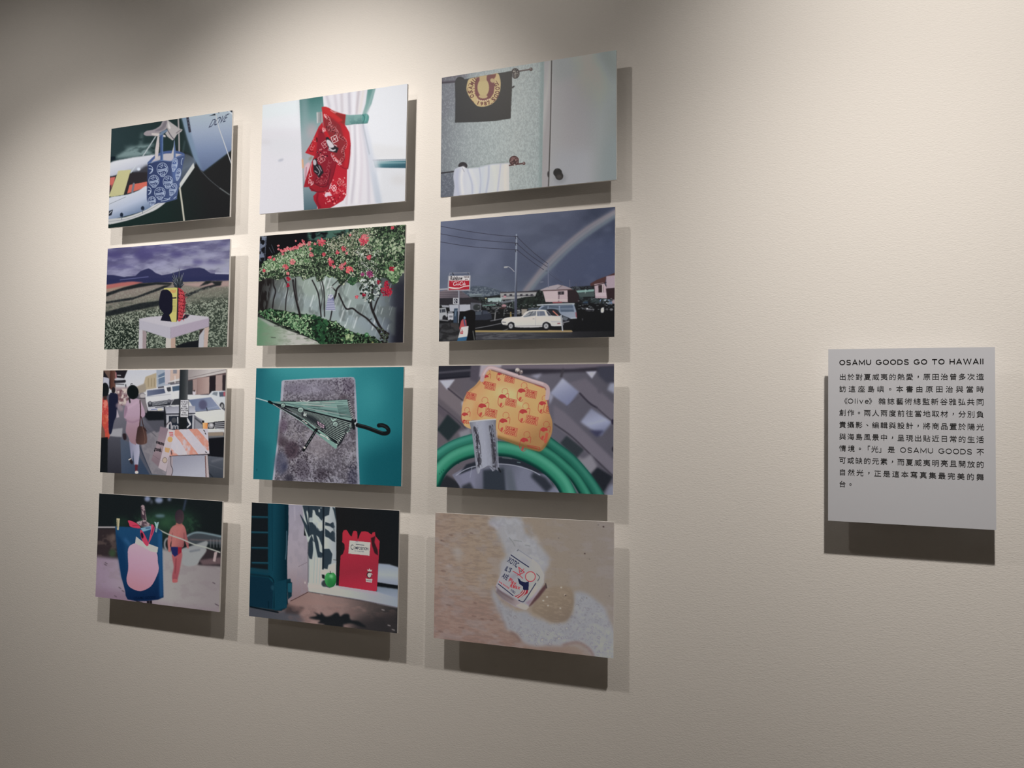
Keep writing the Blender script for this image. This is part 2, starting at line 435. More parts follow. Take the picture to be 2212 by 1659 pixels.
def pic_stool():
    p = Pic('250,216 1782,95 1756,1449 207,1483', 340, 256, (100, 98, 140), 12)
    p.poly('200,80 1800,80 1800,640 200,640', p.grad((900, 160), (960, 560), (92, 89, 132), (114, 112, 148), (134, 133, 162), (152, 152, 172)))
    n = p.noise(200, 60, 4)
    p.mottle('200,80 1800,80 1800,600 200,600', (82, 77, 118), .58, .2, n, .6)
    p.mottle('200,80 1800,80 1800,600 200,600', (158, 156, 186), .40, -.2, n, .6)
    for x, y, a, b, c in ((340, 300, 110, 50, 76), (700, 300, 130, 60, 74), (820, 235, 190, 36, 80), (1110, 290, 85, 40, 78), (1300, 268, 100, 14, 84), (1380, 385, 70, 32, 86), (1590, 385, 140, 22, 86), (1690, 165, 70, 18, 78), (420, 440, 180, 16, 96)):
        p.ell(x, y, a, b, (c, c - 6, c + 46), soft=28, alpha=.85)
    for x, y, a, b in ((560, 380, 90, 40), (900, 400, 90, 40), (1600, 300, 140, 40), (1690, 380, 20, 24), (500, 520, 160, 20)):
        p.ell(x, y, a, b, (154, 152, 184), soft=30, alpha=.6)
    p.poly('230,545 320,548 450,570 600,558 660,500 720,476 765,464 800,480 850,520 930,550 1040,530 1180,488 1280,464 1400,455 1460,470 1540,525 1600,532 1790,540 1790,640 230,680', (48, 50, 88), 4)
    p.poly('230,600 1790,560 1790,630 230,670', (42, 46, 84), 10, .7)
    p.line('405,608 570,590 760,568', 9, (96, 98, 146), 4); p.line('1600,526 1775,528', 14, (176, 176, 198), 3)
    p.poly('230,668 700,645 1790,618 1790,1470 190,1500', p.grad((900, 650), (950, 1350), (136, 122, 114), (112, 110, 98), (100, 106, 92), (84, 94, 80)))
    g = p.noise(15, 13, 2, .8); g2 = p.noise(60, 40)
    p.poly('230,672 420,640 560,628 700,640 600,668 380,702 235,730', (178, 98, 92), 8); p.poly('235,720 420,690 640,672 560,700 240,760', (160, 128, 110), 10)
    p.poly('1150,660 1500,628 1790,620 1790,690 1400,700', (166, 138, 132), 14)
    dk = (33, 37, 40)
    for P in ('232,775 450,704 660,652 900,640 1060,648 1040,668 860,664 640,700 420,745 232,815', '228,884 600,822 960,682 1050,672 900,735 560,855 228,902', '222,1012 420,958 660,900 900,868 905,925 600,988 420,1030 220,1068', '1215,790 1330,750 1480,690 1660,648 1680,668 1420,742 1230,832', '1200,752 1400,690 1480,622 1560,618 1500,662 1300,722', '1480,625 1690,622 1660,682 1600,672 1560,640 1500,662'):
        p.poly(P, dk, 7, .95)
    p.mottle('230,720 1790,690 1790,1470 190,1500', (158, 164, 144), .58, .2, g, .36)
    p.mottle('222,900 900,860 1790,760 1790,1470 190,1500', (62, 70, 60), .54, .2, g2, .45, 30)
    p.mottle('222,1060 900,960 1790,820 1790,1470 190,1500', (160, 170, 150), .60, .16, g, .7, 30)
    p.mottle('222,1060 900,960 1790,820 1790,1470 190,1500', (40, 50, 42), .46, -.2, g, .75, 30)
    p.mottle('200,1150 640,1150 640,1500 190,1500', (24, 34, 28), .56, -.2, g, .75, 40)
    for P in ('222,1014 420,960 660,902 900,870 905,925 600,986 420,1028 220,1066', '228,884 600,822 960,682 1050,672 900,735 560,855 228,902', '232,775 450,704 660,652 900,640 1060,648 1040,668 860,664 640,700 420,745 232,815'):
        p.poly(P, (31, 35, 38), 9, .8)
    p.poly('1125,1430 1250,1388 1400,1362 1400,1475 1105,1475', (26, 28, 32), 4)
    # stool
    p.poly('690,1232 742,1262 738,1490 688,1490', (150, 132, 134), 2); p.poly('648,1225 692,1235 692,1490 640,1490', (182, 176, 180), 2)
    p.poly('1412,1238 1472,1212 1404,1320', (58, 44, 44), 3)
    p.poly('1470,1212 1527,1196 1506,1475 1458,1475', (184, 158, 146), 2); p.poly('1404,1305 1470,1216 1460,1475 1394,1475', (172, 170, 176), 3)
    p.poly('985,1325 1052,1340 1048,1490 984,1490', (186, 178, 170), 2); p.poly('1050,1340 1106,1328 1106,1490 1048,1490', (176, 146, 130), 2)
    p.poly('648,1098 690,1090 1045,1190 1046,1346 985,1332 690,1236 648,1232', (172, 167, 178), 3)
    p.poly('1043,1192 1500,1075 1527,1092 1527,1192 1043,1346', (164, 150, 166), 3)
    p.poly('650,1096 760,1072 1200,1034 1515,1068 1526,1086 1060,1200 1040,1202 660,1112', (182, 176, 184), 4)
    p.poly('1165,1112 1225,1038 1285,1044 1250,1085', (38, 36, 46), 4)
    # pineapple
    p.blob('1100,700 1078,650 1090,610 1120,580 1150,570 1180,590 1196,640 1186,690 1150,720', (40, 46, 54), 6, .9)
    for i, (x, y, w) in enumerate(((1150, 468, 20), (1068, 518, 22), (1207, 512, 20), (1052, 548, 20), (1058, 604, 26), (1196, 570, 22), (1210, 660, 24), (1070, 655, 26), (1104, 540, 24), (1172, 520, 20), (1116, 600, 28), (1164, 610, 28), (1086, 690, 22), (1188, 630, 24), (1090, 575, 24), (1140, 560, 26))):
        p.line([(1138, 715), ((1135 + x) / 2 - 4, (715 + y) / 2), (x, y)], w, [(34, 40, 50), (48, 54, 62), (58, 64, 72)][i % 3], 1, w1=3)
    for x, y in ((1150, 486), (1076, 528), (1202, 522), (1066, 606), (1204, 656), (1112, 552), (1178, 545), (1090, 640), (1130, 600), (1060, 556)):
        p.line([((1138 + x) / 2, (700 + y) / 2), (x, y)], 7, (142, 144, 156), 1, .85, w1=2)
    p.blob('1130,722 1170,722 1212,770 1226,880 1214,1000 1182,1100 1136,1115 1120,900', (186, 58, 66), 3)
    for i in range(9):
        for k in range(4):
            x, y = 1138 + k * 26 + (i % 2) * 12 - (i > 6) * (i - 6) * 8, 748 + i * 42 + k * 6
            j = p.rng.randn(4) * 5
            p.ell(x + j[0], y + j[1], 10, 6, (70, 26, 34), rot=j[2] * 8, soft=2, alpha=.85); p.ell(x + 9 + j[2], y + 16 + j[3], 8, 5, (214, 92, 92), rot=j[0] * 6, soft=2, alpha=.75)
    p.poly('1205,760 1228,880 1216,1000 1190,1080 1205,900', (110, 30, 44), 6, .6)
    # box and the cut out bookend
    p.poly('958,712 1126,704 1132,730 1118,1136 1052,1134 960,900', (190, 180, 98), 2)
    p.poly('1126,704 1142,722 1138,1098 1118,1136', (46, 38, 44), 2)
    for x in range(1040, 1112, 18): p.line([(x, 765), (x + 8, 735)], 9, (206, 112, 72), 1)
    p.line('1070,835 1108,832', 16, (52, 44, 48), 1)
    for y in range(870, 1010, 18): p.line([(1068, y), (1108, y + 1)], 6, (150, 142, 80), 1)
    p.blob('930,742 990,728 1032,752 1062,800 1066,900 1062,1000 1026,1046 990,1060 940,1010 905,960 896,880 908,800', (27, 27, 42), 2)
    p.poly('948,1030 1024,1040 1056,1132 916,1116', (27, 27, 42), 2)
    return p

def pic_street():
    p = Pic('193,118 1737,100 1700,1470 156,1399', 340, 256, (84, 82, 92), 13)
    p.poly('190,100 880,95 880,420 190,420', p.grad((500, 110), (500, 350), (186, 188, 196), (196, 195, 197)))
    p.poly('725,200 862,150 862,340 690,372 700,300', (170, 153, 124), 3); p.poly('600,330 720,280 740,380 640,420', (150, 138, 122), 8)
    for x in (760, 800, 836): p.line([(x, 220), (x, 320)], 10, (140, 124, 96), 3)
    p.poly('860,105 1036,105 1036,300 870,330', (150, 160, 174), 2); p.poly('885,182 966,140 966,268 890,298', (94, 112, 136), 3); p.line('880,220 966,190', 10, (170, 178, 186), 2)
    p.poly('965,105 1040,105 1036,285 972,300', (184, 176, 182), 2); p.poly('1036,105 1170,103 1168,260 1034,262', (190, 164, 150), 3); p.poly('1070,110 1120,110 1118,160 1070,160', (130, 128, 136), 4)
    p.poly('1010,262 1165,215 1165,270 1020,285', (196, 192, 190), 3); p.line('1012,282 1160,256', 10, (60, 55, 60), 3); p.line('1095,190 1095,280', 9, (204, 200, 200), 2)
    p.poly('1250,240 1740,140 1740,400 1270,440', (96, 78, 78), 4)
    p.poly('1250,100 1740,98 1740,146 1260,240', p.grad((1300, 110), (1500, 190), (150, 140, 138), (188, 180, 176))); p.line('1262,215 1740,110', 7, (130, 120, 120), 2)
    p.poly('1318,235 1378,222 1372,420 1325,430', (158, 132, 126), 3); p.poly('1372,215 1532,198 1526,410 1376,425', p.grad((1380, 300), (1530, 300), (150, 122, 116), (178, 152, 144)), 3)
    p.poly('1528,195 1612,186 1606,395 1524,415', (38, 33, 38), 4); p.poly('1606,182 1692,172 1692,380 1604,388', (164, 140, 134), 3); p.poly('1690,180 1740,178 1740,385 1690,380', (52, 44, 48), 4)
    p.poly('1250,252 1316,240 1316,420 1256,430', (60, 62, 66), 6)
    p.ell(1335, 400, 20, 30, (200, 190, 196), soft=4); p.ell(1336, 376, 10, 12, (50, 40, 40), soft=3)
    # arcade on the left
    p.poly('190,100 505,98 455,222 345,208 345,352 190,340', (34, 31, 36), 3); p.poly('192,200 268,218 268,345 190,300', (176, 176, 188), 4)
    p.poly('190,110 280,110 275,240', (120, 92, 78), 5, .8); p.poly('280,112 350,110 346,360 282,360', p.grad((285, 200), (345, 200), (80, 46, 38), (104, 72, 62)), 2)
    p.line('352,150 356,240', 14, (190, 120, 126), 3); p.line('370,180 412,182', 9, (210, 208, 212), 3); p.line('345,262 462,256', 34, (40, 38, 44), 4); p.line('345,232 446,228', 20, (178, 178, 184), 6); p.line('345,290 455,296', 10, (66, 64, 70), 3)
    p.line('476,300 478,340', 14, (40, 42, 50), 3)
    p.poly('345,330 520,330 520,580 345,560', (160, 140, 142), 12); n = p.noise(36, 44)
    p.mottle('345,370 520,350 520,570 345,570', (110, 74, 78), .55, .2, n, .9, 8); p.mottle('345,350 520,350 520,540 345,540', (206, 190, 176), .42, -.1, n, .8, 8)
    # pavement and road
    p.poly('300,560 760,560 960,830 1000,1500 150,1440 240,950', p.grad((420, 600), (600, 1400), (108, 106, 116), (84, 83, 94), (76, 80, 94)), 8)
    p.poly('290,860 440,842 430,955 268,955', (150, 148, 154), 8); p.poly('240,940 420,960 430,1440 240,1440', p.grad((330, 950), (330, 1420), (74, 74, 84), (44, 44, 52)), 10)
    p.poly('412,972 560,1040 790,1440 430,1440', p.grad((450, 1050), (650, 1380), (74, 84, 102), (50, 64, 86)), 6)
    p.poly('655,960 900,850 1000,1450 800,1440 690,1130', (126, 120, 126), 8); p.line('650,1060 730,1250 812,1440', 12, (46, 54, 70), 3)
    p.line('700,800 860,950', 8, (80, 80, 88), 3); p.line('800,1420 980,1440', 10, (78, 86, 96), 4)
    p.mottle('655,960 900,850 1000,1450 800,1440', (108, 104, 112), .5, .2, p.noise(60), .6, 10)
    p.poly('690,690 980,650 970,860 860,900 720,740', (78, 78, 88), 10); p.poly('718,620 970,640 960,742 760,748 716,700', (24, 27, 31), 8)
    # parked cars
    p.blob('640,430 700,400 740,480 745,640 715,640 660,560', (120, 112, 116), 6); p.ell(690, 440, 34, 30, (170, 164, 164), soft=5); p.line('650,470 720,470', 10, (60, 58, 64), 4)
    p.poly('955,312 1165,285 1165,480 1040,490 960,420', (204, 203, 206), 3); p.poly('1060,322 1160,308 1160,368 1066,384', (70, 88, 110), 3); p.poly('990,335 1042,326 1046,380 1000,392', (58, 60, 66), 3); p.ell(1015, 424, 10, 7, (90, 88, 92), soft=2)
    p.poly('722,440 735,362 950,338 1050,420 1050,545 962,622 762,626 732,520', (200, 199, 201), 3); p.poly('745,372 958,348 976,404 746,444', p.grad((750, 400), (970, 380), (100, 108, 132), (72, 80, 106)), 3)
    p.line('740,452 1040,420', 6, (160, 160, 168), 2); p.poly('752,525 1046,488 1046,556 762,580', (44, 46, 54), 3)
    for y in (0, 14, 28): p.line([(812, 528 + y), (1000, 506 + y)], 5, (180, 182, 188), 1)
    p.ell(782, 532, 24, 26, (64, 64, 72), soft=3); p.ell(782, 530, 15, 17, (120, 122, 128), soft=3); p.ell(1020, 504, 20, 22, (100, 100, 108), soft=3)
    p.poly('758,582 965,566 965,600 762,620', (178, 178, 186), 3); p.line('850,584 962,574', 9, (60, 62, 72), 2); p.poly('880,600 936,594 936,622 882,626', (196, 190, 170), 2); p.line('800,612 870,606', 8, (60, 80, 140), 2)
    p.poly('1515,432 1560,380 1735,374 1735,580 1690,610 1600,500', (196, 200, 204), 3); p.poly('1648,392 1735,386 1735,446 1656,452', (78, 88, 106), 3); p.poly('1560,420 1580,392 1632,390 1622,440', (120, 128, 138), 3); p.ell(1715, 415, 14, 30, (180, 90, 100), soft=5)
    p.ell(1684, 566, 30, 44, (50, 50, 54), soft=3); p.ell(1686, 568, 16, 26, (150, 150, 152), soft=3)
    p.poly('1030,565 1085,470 1250,425 1540,428 1568,460 1690,605 1735,640 1735,900 1500,880 1440,760 1340,680', (204, 204, 206), 3)
    p.poly('1265,490 1548,456 1668,604 1358,636', p.grad((1280, 520), (1640, 580), (98, 110, 140), (132, 142, 168)), 3); p.ell(1445, 550, 52, 62, (84, 84, 112), soft=14); p.line('1500,600 1640,570', 8, (150, 160, 178), 4); p.line('1490,590 1500,625', 12, (46, 50, 60), 3)
    p.poly('1040,556 1084,482 1152,474 1150,552', (52, 54, 60), 3); p.line('1350,640 1670,606', 6, (80, 84, 96), 2)
    p.poly('1345,700 1440,740 1440,860 1345,860', (134, 134, 142), 8); p.line('1350,720 1440,790', 20, (74, 76, 84), 6)
    p.poly('1588,764 1740,752 1740,856 1598,856', (44, 44, 50), 2)
    for y in (776, 800, 824, 846): p.line([(1600, y + 6), (1740, y)], 8, (186, 186, 190), 1)
    p.poly('1500,778 1592,768 1592,852 1508,854', (48, 48, 54), 2); p.ell(1546, 812, 38, 34, (150, 148, 150), soft=4); p.ell(1552, 806, 18, 18, (190, 188, 190), soft=5)
    p.poly('1500,866 1740,860 1740,895 1508,900', (196, 196, 198), 3); p.poly('1500,900 1705,890 1705,940 1505,945', (140, 124, 108), 4); p.line('1500,955 1720,945', 14, (110, 112, 112), 3)
    p.poly('1500,975 1740,955 1740,1230 1500,1190', (24, 25, 30), 6); p.poly('1500,1190 1740,1215 1740,1490 1520,1490', p.grad((1600, 1200), (1600, 1470), (84, 88, 98), (52, 58, 68)), 6)
    p.line('1530,1300 1700,1360', 5, (100, 102, 110), 3, .7); p.line('1560,1260 1690,1225', 24, (110, 112, 120), 12, .6); p.line('1520,1400 1590,1480', 12, (36, 40, 48), 4)
    # newspaper box, pole, signs
    p.poly('955,575 985,570 988,830 960,825', (30, 32, 38), 3); p.poly('968,575 1348,566 1346,664 985,672', p.grad((1100, 570), (1110, 665), (140, 140, 152), (176, 176, 186)), 3)
    p.line('985,668 1345,660', 12, (40, 42, 52), 2); p.poly('985,676 1340,672 1335,860 990,860', (166, 166, 172), 3); p.poly('1018,692 1315,686 1310,860 1022,862', (36, 42, 54), 2)
    p.ell(1085, 745, 34, 34, (70, 72, 78), soft=5); p.line('1130,710 1132,780', 14, (190, 190, 194), 2); p.line('1245,720 1285,790', 24, (190, 190, 192), 2); p.line('1290,800 1230,850', 16, (190, 190, 192), 2)
    p.text('m', (1058, 852), (1142, 852), (0, -62), (150, 150, 156), .03)
    p.poly('1158,98 1262,97 1252,490 1146,490', p.grad((1155, 300), (1256, 300), (36, 40, 44), (52, 56, 58), (86, 88, 90)), 3); p.poly('1148,488 1250,488 1246,860 1144,860', (28, 31, 34), 3)
    p.poly('1160,488 1274,484 1264,714 1156,712', (40, 40, 46), 2); p.poly('1167,494 1268,490 1258,706 1163,704', (198, 196, 200), 2)
    for i, tx in enumerate(('TO CROSS', 'STREET', 'PUSH', 'BUTTON', 'WAIT FOR', 'WALK', 'SIGNAL')):
        y = 524 + i * 27; h = min(46, 7 * len(tx))
        p.text(tx, (1216 - h, y), (1216 + h - 4, y), (0, -17), (36, 36, 44), .02)
    # people
    p.blob('186,470 240,482 262,600 270,700 276,950 212,968 180,800 170,600', (190, 64, 58), 4); p.mottle('180,480 250,490 276,950 200,968', (222, 128, 108), .54, .14, p.noise(40), .8); p.mottle('180,650 270,700 276,950 200,968', (196, 76, 50), .5, .2, p.noise(50), .6)
    p.ell(216, 365, 50, 92, (24, 28, 31), soft=3); p.poly('196,440 240,440 236,490 196,490', (70, 46, 42), 4)
    p.blob('168,800 216,890 214,1020 196,1035 165,1000', (114, 78, 66), 5); p.poly('160,965 255,955 252,1420 150,1420', (23, 26, 29), 4)
    p.ell(322, 370, 24, 42, (36, 32, 36), soft=4); p.blob('270,430 330,405 376,430 378,560 362,680 330,770 300,905 268,900 262,700', (29, 32, 54), 4); p.poly('366,600 398,706 362,716', (168, 156, 166), 4)
    p.line('380,560 420,600', 60, (150, 130, 138), 14, .7)
    p.poly('520,990 648,1030 655,1150 636,1305 588,1305 572,1120 562,1290 545,1200', p.grad((540, 1100), (650, 1100), (128, 128, 152), (166, 164, 184)), 3)
    p.poly('596,1300 632,1300 626,1390 600,1390', (94, 38, 46), 3); p.ell(618, 1396, 22, 19, (204, 196, 196), soft=3); p.poly('520,1222 545,1215 575,1270 562,1302 535,1278', (42, 36, 42), 3); p.line('520,1240 545,1225', 12, (200, 196, 198), 2)
    p.blob('520,482 640,480 690,560 722,660 706,704 676,720 652,830 612,1035 590,1046 540,1018 505,940 478,880 490,745 456,705 470,570', p.grad((570, 500), (580, 1030), (176, 148, 166), (170, 140, 159), (152, 120, 132), (144, 110, 118)), 4)
    p.line('480,740 560,770 650,740', 22, (140, 108, 128), 10, .6); p.line('500,600 560,560 620,520', 20, (190, 158, 178), 14, .7); p.blob('470,560 500,600 470,700 455,690', (128, 98, 120), 8, .7)
    p.line('520,470 530,520', 20, (40, 36, 40), 6); p.ell(566, 392, 73, 90, (20, 25, 26), rot=-8, soft=3); p.line('545,318 540,290 560,286', 7, (24, 28, 30), 2)
    p.line('656,500 664,640 652,830', 15, (58, 38, 38), 2); p.line('672,700 702,825', 11, (54, 36, 36), 2)
    p.blob('640,822 720,838 738,900 748,990 735,1036 660,1050 608,1022 618,900', p.grad((620, 900), (740, 980), (60, 42, 40), (90, 62, 56)), 3); p.line('690,830 720,960 715,1030', 5, (130, 98, 84), 2, .8); p.line('700,840 740,880', 10, (40, 28, 30), 3)
    p.blob('440,920 480,915 488,980 455,990', (44, 34, 38), 4)
    # paper bag
    p.line('985,850 1040,770 1050,850', 14, (190, 182, 184), 3); p.line('975,820 1020,765', 10, (60, 54, 60), 3)
    p.poly('912,824 1015,850 1000,1010 908,1342 800,1245 868,1050', p.grad((880, 900), (870, 1250), (132, 112, 122), (150, 130, 136), (124, 104, 112)), 3); p.line('820,1180 905,1240', 5, (110, 90, 98), 2)
    p.poly('1012,856 1104,870 985,1388 888,1338', p.grad((1050, 880), (930, 1350), (192, 180, 182), (172, 156, 162)), 2); p.line('890,1240 990,1270', 4, (140, 124, 130), 2)
    p.text('osamu', (858, 1030), (958, 1062), (8, -40), (22, 20, 26), .05); p.text('goods.', (836, 1118), (928, 1142), (10, -44), (22, 20, 26), .05)
    for k in range(3): p.line([(1026 + k * 3, 898 + k * 20), (1070, 902 + k * 20)], 10, (196, 70, 72), 1)
    p.ell(1035, 985, 32, 36, (196, 152, 92), soft=2); p.poly('970,1085 1036,1096 1022,1152 972,1140', (190, 146, 96), 2); p.ell(970, 1245, 30, 36, (178, 158, 140), soft=2); p.ring(970, 1245, 28, 34, 5, (96, 76, 70))
    # barricade
    p.poly('1045,1190 1478,1184 1490,1490 1055,1490', p.grad((1200, 1200), (1300, 1440), (140, 140, 156), (166, 166, 178)), 2); p.poly('1480,1180 1504,1180 1528,1490 1490,1490', (176, 160, 160), 2); p.poly('1470,1190 1482,1190 1494,1490 1482,1490', (110, 76, 74), 2)
    p.poly('1012,1210 1072,1198 1062,1490 980,1490', (158, 144, 150), 3); p.line('1046,1200 1046,1300 1070,1370 1052,1440', 8, (70, 60, 66), 2)
    p.poly('1096,862 1506,848 1528,1166 1028,1194 1050,1060', (188, 181, 190), 2)
    for P in ('1096,862 1140,860 1392,1172 1258,1182 1205,1080 1160,1010 1090,930', '1270,856 1376,852 1516,1010 1520,1130 1500,1120', '1048,1095 1142,1186 1028,1194'):
        p.mottle(P, (204, 128, 106), .30, .3, p.noise(60), .9, 2)
    p.mottle('1096,862 1506,848 1528,1166 1028,1194', (200, 188, 192), .62, .2, p.noise(44), .35)
    p.line('1030,1194 1528,1166', 7, (80, 66, 70), 2); p.line('1455,870 1470,885', 9, (40, 34, 40), 1); p.line('1474,905 1482,920', 10, (40, 34, 40), 1); p.line('1478,1140 1495,1150', 9, (40, 34, 40), 1); p.line('1050,1130 1056,1170', 12, (70, 50, 52), 3)
    p.poly('1442,772 1506,780 1502,852 1446,850', p.grad((1450, 800), (1505, 810), (220, 170, 110), (226, 130, 60)), 2); p.poly('1434,748 1464,750 1460,778 1436,776', (34, 32, 38), 2)
    return p

def pic_beach():
    p = Pic('146,64 1690,160 1650,1556 94,1358', 340, 256, (24, 29, 31), 14)
    p.ell(1000, 430, 360, 150, (33, 58, 44), soft=110); p.ell(980, 430, 70, 50, (46, 80, 54), soft=40, alpha=.7); p.ell(430, 430, 90, 60, (30, 52, 40), soft=50, alpha=.8)
    n = p.noise(70, 60)
    p.mottle('600,330 1400,360 1400,560 600,520', (42, 72, 52), .56, .2, n, .6, 40)
    for a in ((748, 134, 36, 32, 118, 128, 158), (892, 150, 48, 36, 120, 132, 160), (1022, 140, 22, 18, 112, 122, 146), (906, 346, 62, 20, 82, 108, 116), (798, 170, 16, 26, 70, 76, 88)):
        p.ell(*a[:4], a[4:], soft=16)
    p.line('1228,150 1200,270', 22, (50, 60, 80), 12)
    p.poly('100,500 380,500 380,880 100,870', (48, 40, 42), 20); p.mottle('100,560 380,600 380,860 100,860', (84, 70, 66), .54, .2, p.noise(80, 60), .7, 20); p.ell(310, 810, 44, 50, (52, 68, 48), soft=22); p.ell(320, 620, 34, 50, (110, 92, 84), soft=24, alpha=.7)
    p.poly('60,850 380,880 900,740 1720,960 1720,1640 60,1640', p.grad((200, 1100), (1500, 1200), (138, 118, 136), (150, 138, 146), (146, 140, 138), (134, 124, 126)), 26)
    p.poly('60,1250 500,1300 900,1450 1720,1560 1720,1660 60,1660', (118, 92, 110), 70, .75); p.mottle('60,880 1700,900 1700,1640 60,1640', (124, 108, 116), .6, .2, p.noise(110, 50), .26, 20)
    for x, y in ((220, 930), (210, 950), (430, 1280), (335, 1345), (1620, 1460), (1600, 1450), (1570, 1180), (390, 1240)): p.line([(x, y), (x + 26, y + 14)], 10, (84, 70, 80), 5)
    # boats
    p.poly('1380,720 1690,790 1690,980 1380,960', (50, 42, 46), 14); p.poly('1230,600 1380,545 1690,600 1690,700 1260,700', (60, 66, 72), 12); p.line('1240,600 1385,552 1690,606', 20, (112, 132, 140), 9); p.line('1290,640 1690,660', 14, (96, 84, 86), 8)
    for x in range(1540, 1690, 40): p.line([(x, 640), (x, 740)], 9, (110, 110, 116), 7)
    p.blob('1175,760 1480,752 1420,880 1350,962 1200,955', (140, 141, 142), 8); p.poly('1240,740 1490,655 1510,680 1480,760 1180,770', (134, 136, 138), 8); p.line('1285,790 1400,770', 22, (108, 112, 120), 9); p.ring(1000, 700, 36, 70, 22, (128, 130, 134), 0, 120, 300, soft=10)
    p.poly('1400,900 1690,860 1690,950 1440,960', (96, 76, 80), 14)
    # child seen from behind
    p.blob('1060,815 1178,800 1166,950 1136,1100 1116,1168 1070,1165 1058,1100 1078,980', p.grad((1100, 820), (1100, 1150), (160, 80, 84), (146, 66, 76)), 7); p.line('1108,880 1096,1060', 12, (124, 50, 58), 7)
    p.blob('1108,455 1190,455 1226,510 1244,600 1266,700 1248,742 1212,660 1190,740 1042,742 1052,650 1036,780 1012,780 1002,640 1040,505', p.grad((1050, 500), (1230, 620), (166, 100, 96), (172, 98, 94), (146, 80, 82)), 6)
    p.line('1050,640 1062,560', 9, (120, 64, 66), 6, .8); p.line('1205,560 1208,650 1192,720', 9, (112, 60, 64), 6, .8); p.blob('1068,1140 1118,1140 1126,1172 1096,1182 1064,1176', (168, 84, 86), 5); p.ell(1024, 772, 14, 22, (170, 96, 92), rot=10, soft=6); p.ell(1256, 735, 12, 18, (164, 92, 90), rot=-20, soft=6)
    p.line('1120,520 1118,700', 10, (164, 90, 86), 8, .7); p.poly('1108,430 1180,430 1186,470 1104,470', (160, 92, 84), 7); p.ell(1150, 356, 58, 92, p.grad((1100, 300), (1200, 420), (48, 38, 48), (72, 54, 58)), soft=6)
    p.poly('1042,732 1132,735 1132,832 1090,856 1056,818', (33, 37, 88), 4); p.poly('1130,735 1180,738 1176,800 1132,832', (146, 30, 46), 4)
    # rope
    p.line('120,488 352,488', 17, (156, 150, 150), 3); p.line('880,512 1020,580 1180,636 1330,700 1480,740 1660,802', 15, (158, 160, 152), 3)
    # blue bag with its plain printed shape
    p.line('690,235 715,390', 50, (150, 126, 130), 3); p.mottle('662,225 718,218 728,400 672,400', (60, 44, 54), .5, .1, p.noise(26, 30), .9)
    p.blob('612,430 670,408 720,405 790,465 690,480', (156, 134, 138), 3); p.mottle('612,430 670,408 720,405 790,465 690,480', (60, 44, 54), .5, .1, p.noise(26, 22), .8)
    p.poly('345,478 520,485 660,500 800,486 880,500 932,545 936,900 950,1366 880,1396 740,1412 600,1412 500,1392 475,1345 470,1290 420,1100 372,800', p.grad((620, 500), (700, 1400), (24, 66, 104), (22, 60, 98), (16, 48, 86), (12, 32, 66)), 3)
    p.poly('350,540 460,700 500,1300 420,1100 372,800', (14, 48, 86), 20, .8); p.poly('880,560 930,560 938,900 945,1360 900,1370', (34, 84, 134), 16, .6); p.line('470,640 520,700', 40, (44, 92, 138), 20, .6)
    p.poly('660,498 800,470 832,500 740,530 690,545', (108, 150, 180), 4); p.line('730,500 780,496', 12, (50, 70, 100), 4)
    p.blob('505,770 560,700 640,690 740,720 860,800 880,930 890,1000 872,1080 800,1216 700,1278 620,1282 520,1230 486,1140 508,1000', p.grad((700, 760), (620, 1260), (190, 144, 164), (186, 130, 150), (182, 114, 128)), 2)
    p.poly('606,602 684,664 882,738 872,806 790,790 700,740 594,688', (168, 166, 166), 2)
    R = (204, 52, 80)
    p.blob('510,402 600,432 660,486 640,502 540,482 520,450', R, 2); p.blob('660,522 700,556 762,690 738,722 690,664 664,592', R, 2); p.blob('800,452 838,500 790,640 758,690 790,542', (196, 60, 90), 2); p.ell(682, 590, 16, 40, (40, 22, 40), rot=-12, soft=4); p.line('560,470 640,462', 8, (140, 30, 54), 3); p.line('826,480 800,580', 8, (90, 26, 50), 3)
    p.text('OSAMU GOODS', (575, 1392), (850, 1380), (0, -30), (6, 20, 44), .02)
    p.poly('362,376 404,379 390,522 368,522', (170, 160, 124), 2); p.line('378,400 376,490', 7, (90, 80, 60), 2)
    p.poly('834,420 858,424 866,452 872,424 892,420 874,500 862,552 846,548 852,480', (134, 170, 186), 2); p.line('858,500 856,540', 7, (70, 100, 120), 2)
    p.poly('1588,800 1628,790 1602,922 1570,912', (164, 142, 142), 5)
    p.poly('740,1410 806,1405 806,1470 740,1470', (30, 25, 31), 2); p.line('772,1410 774,1460', 8, (70, 60, 66), 2); p.line('610,1412 680,1436', 14, (34, 30, 38), 3)
    return p

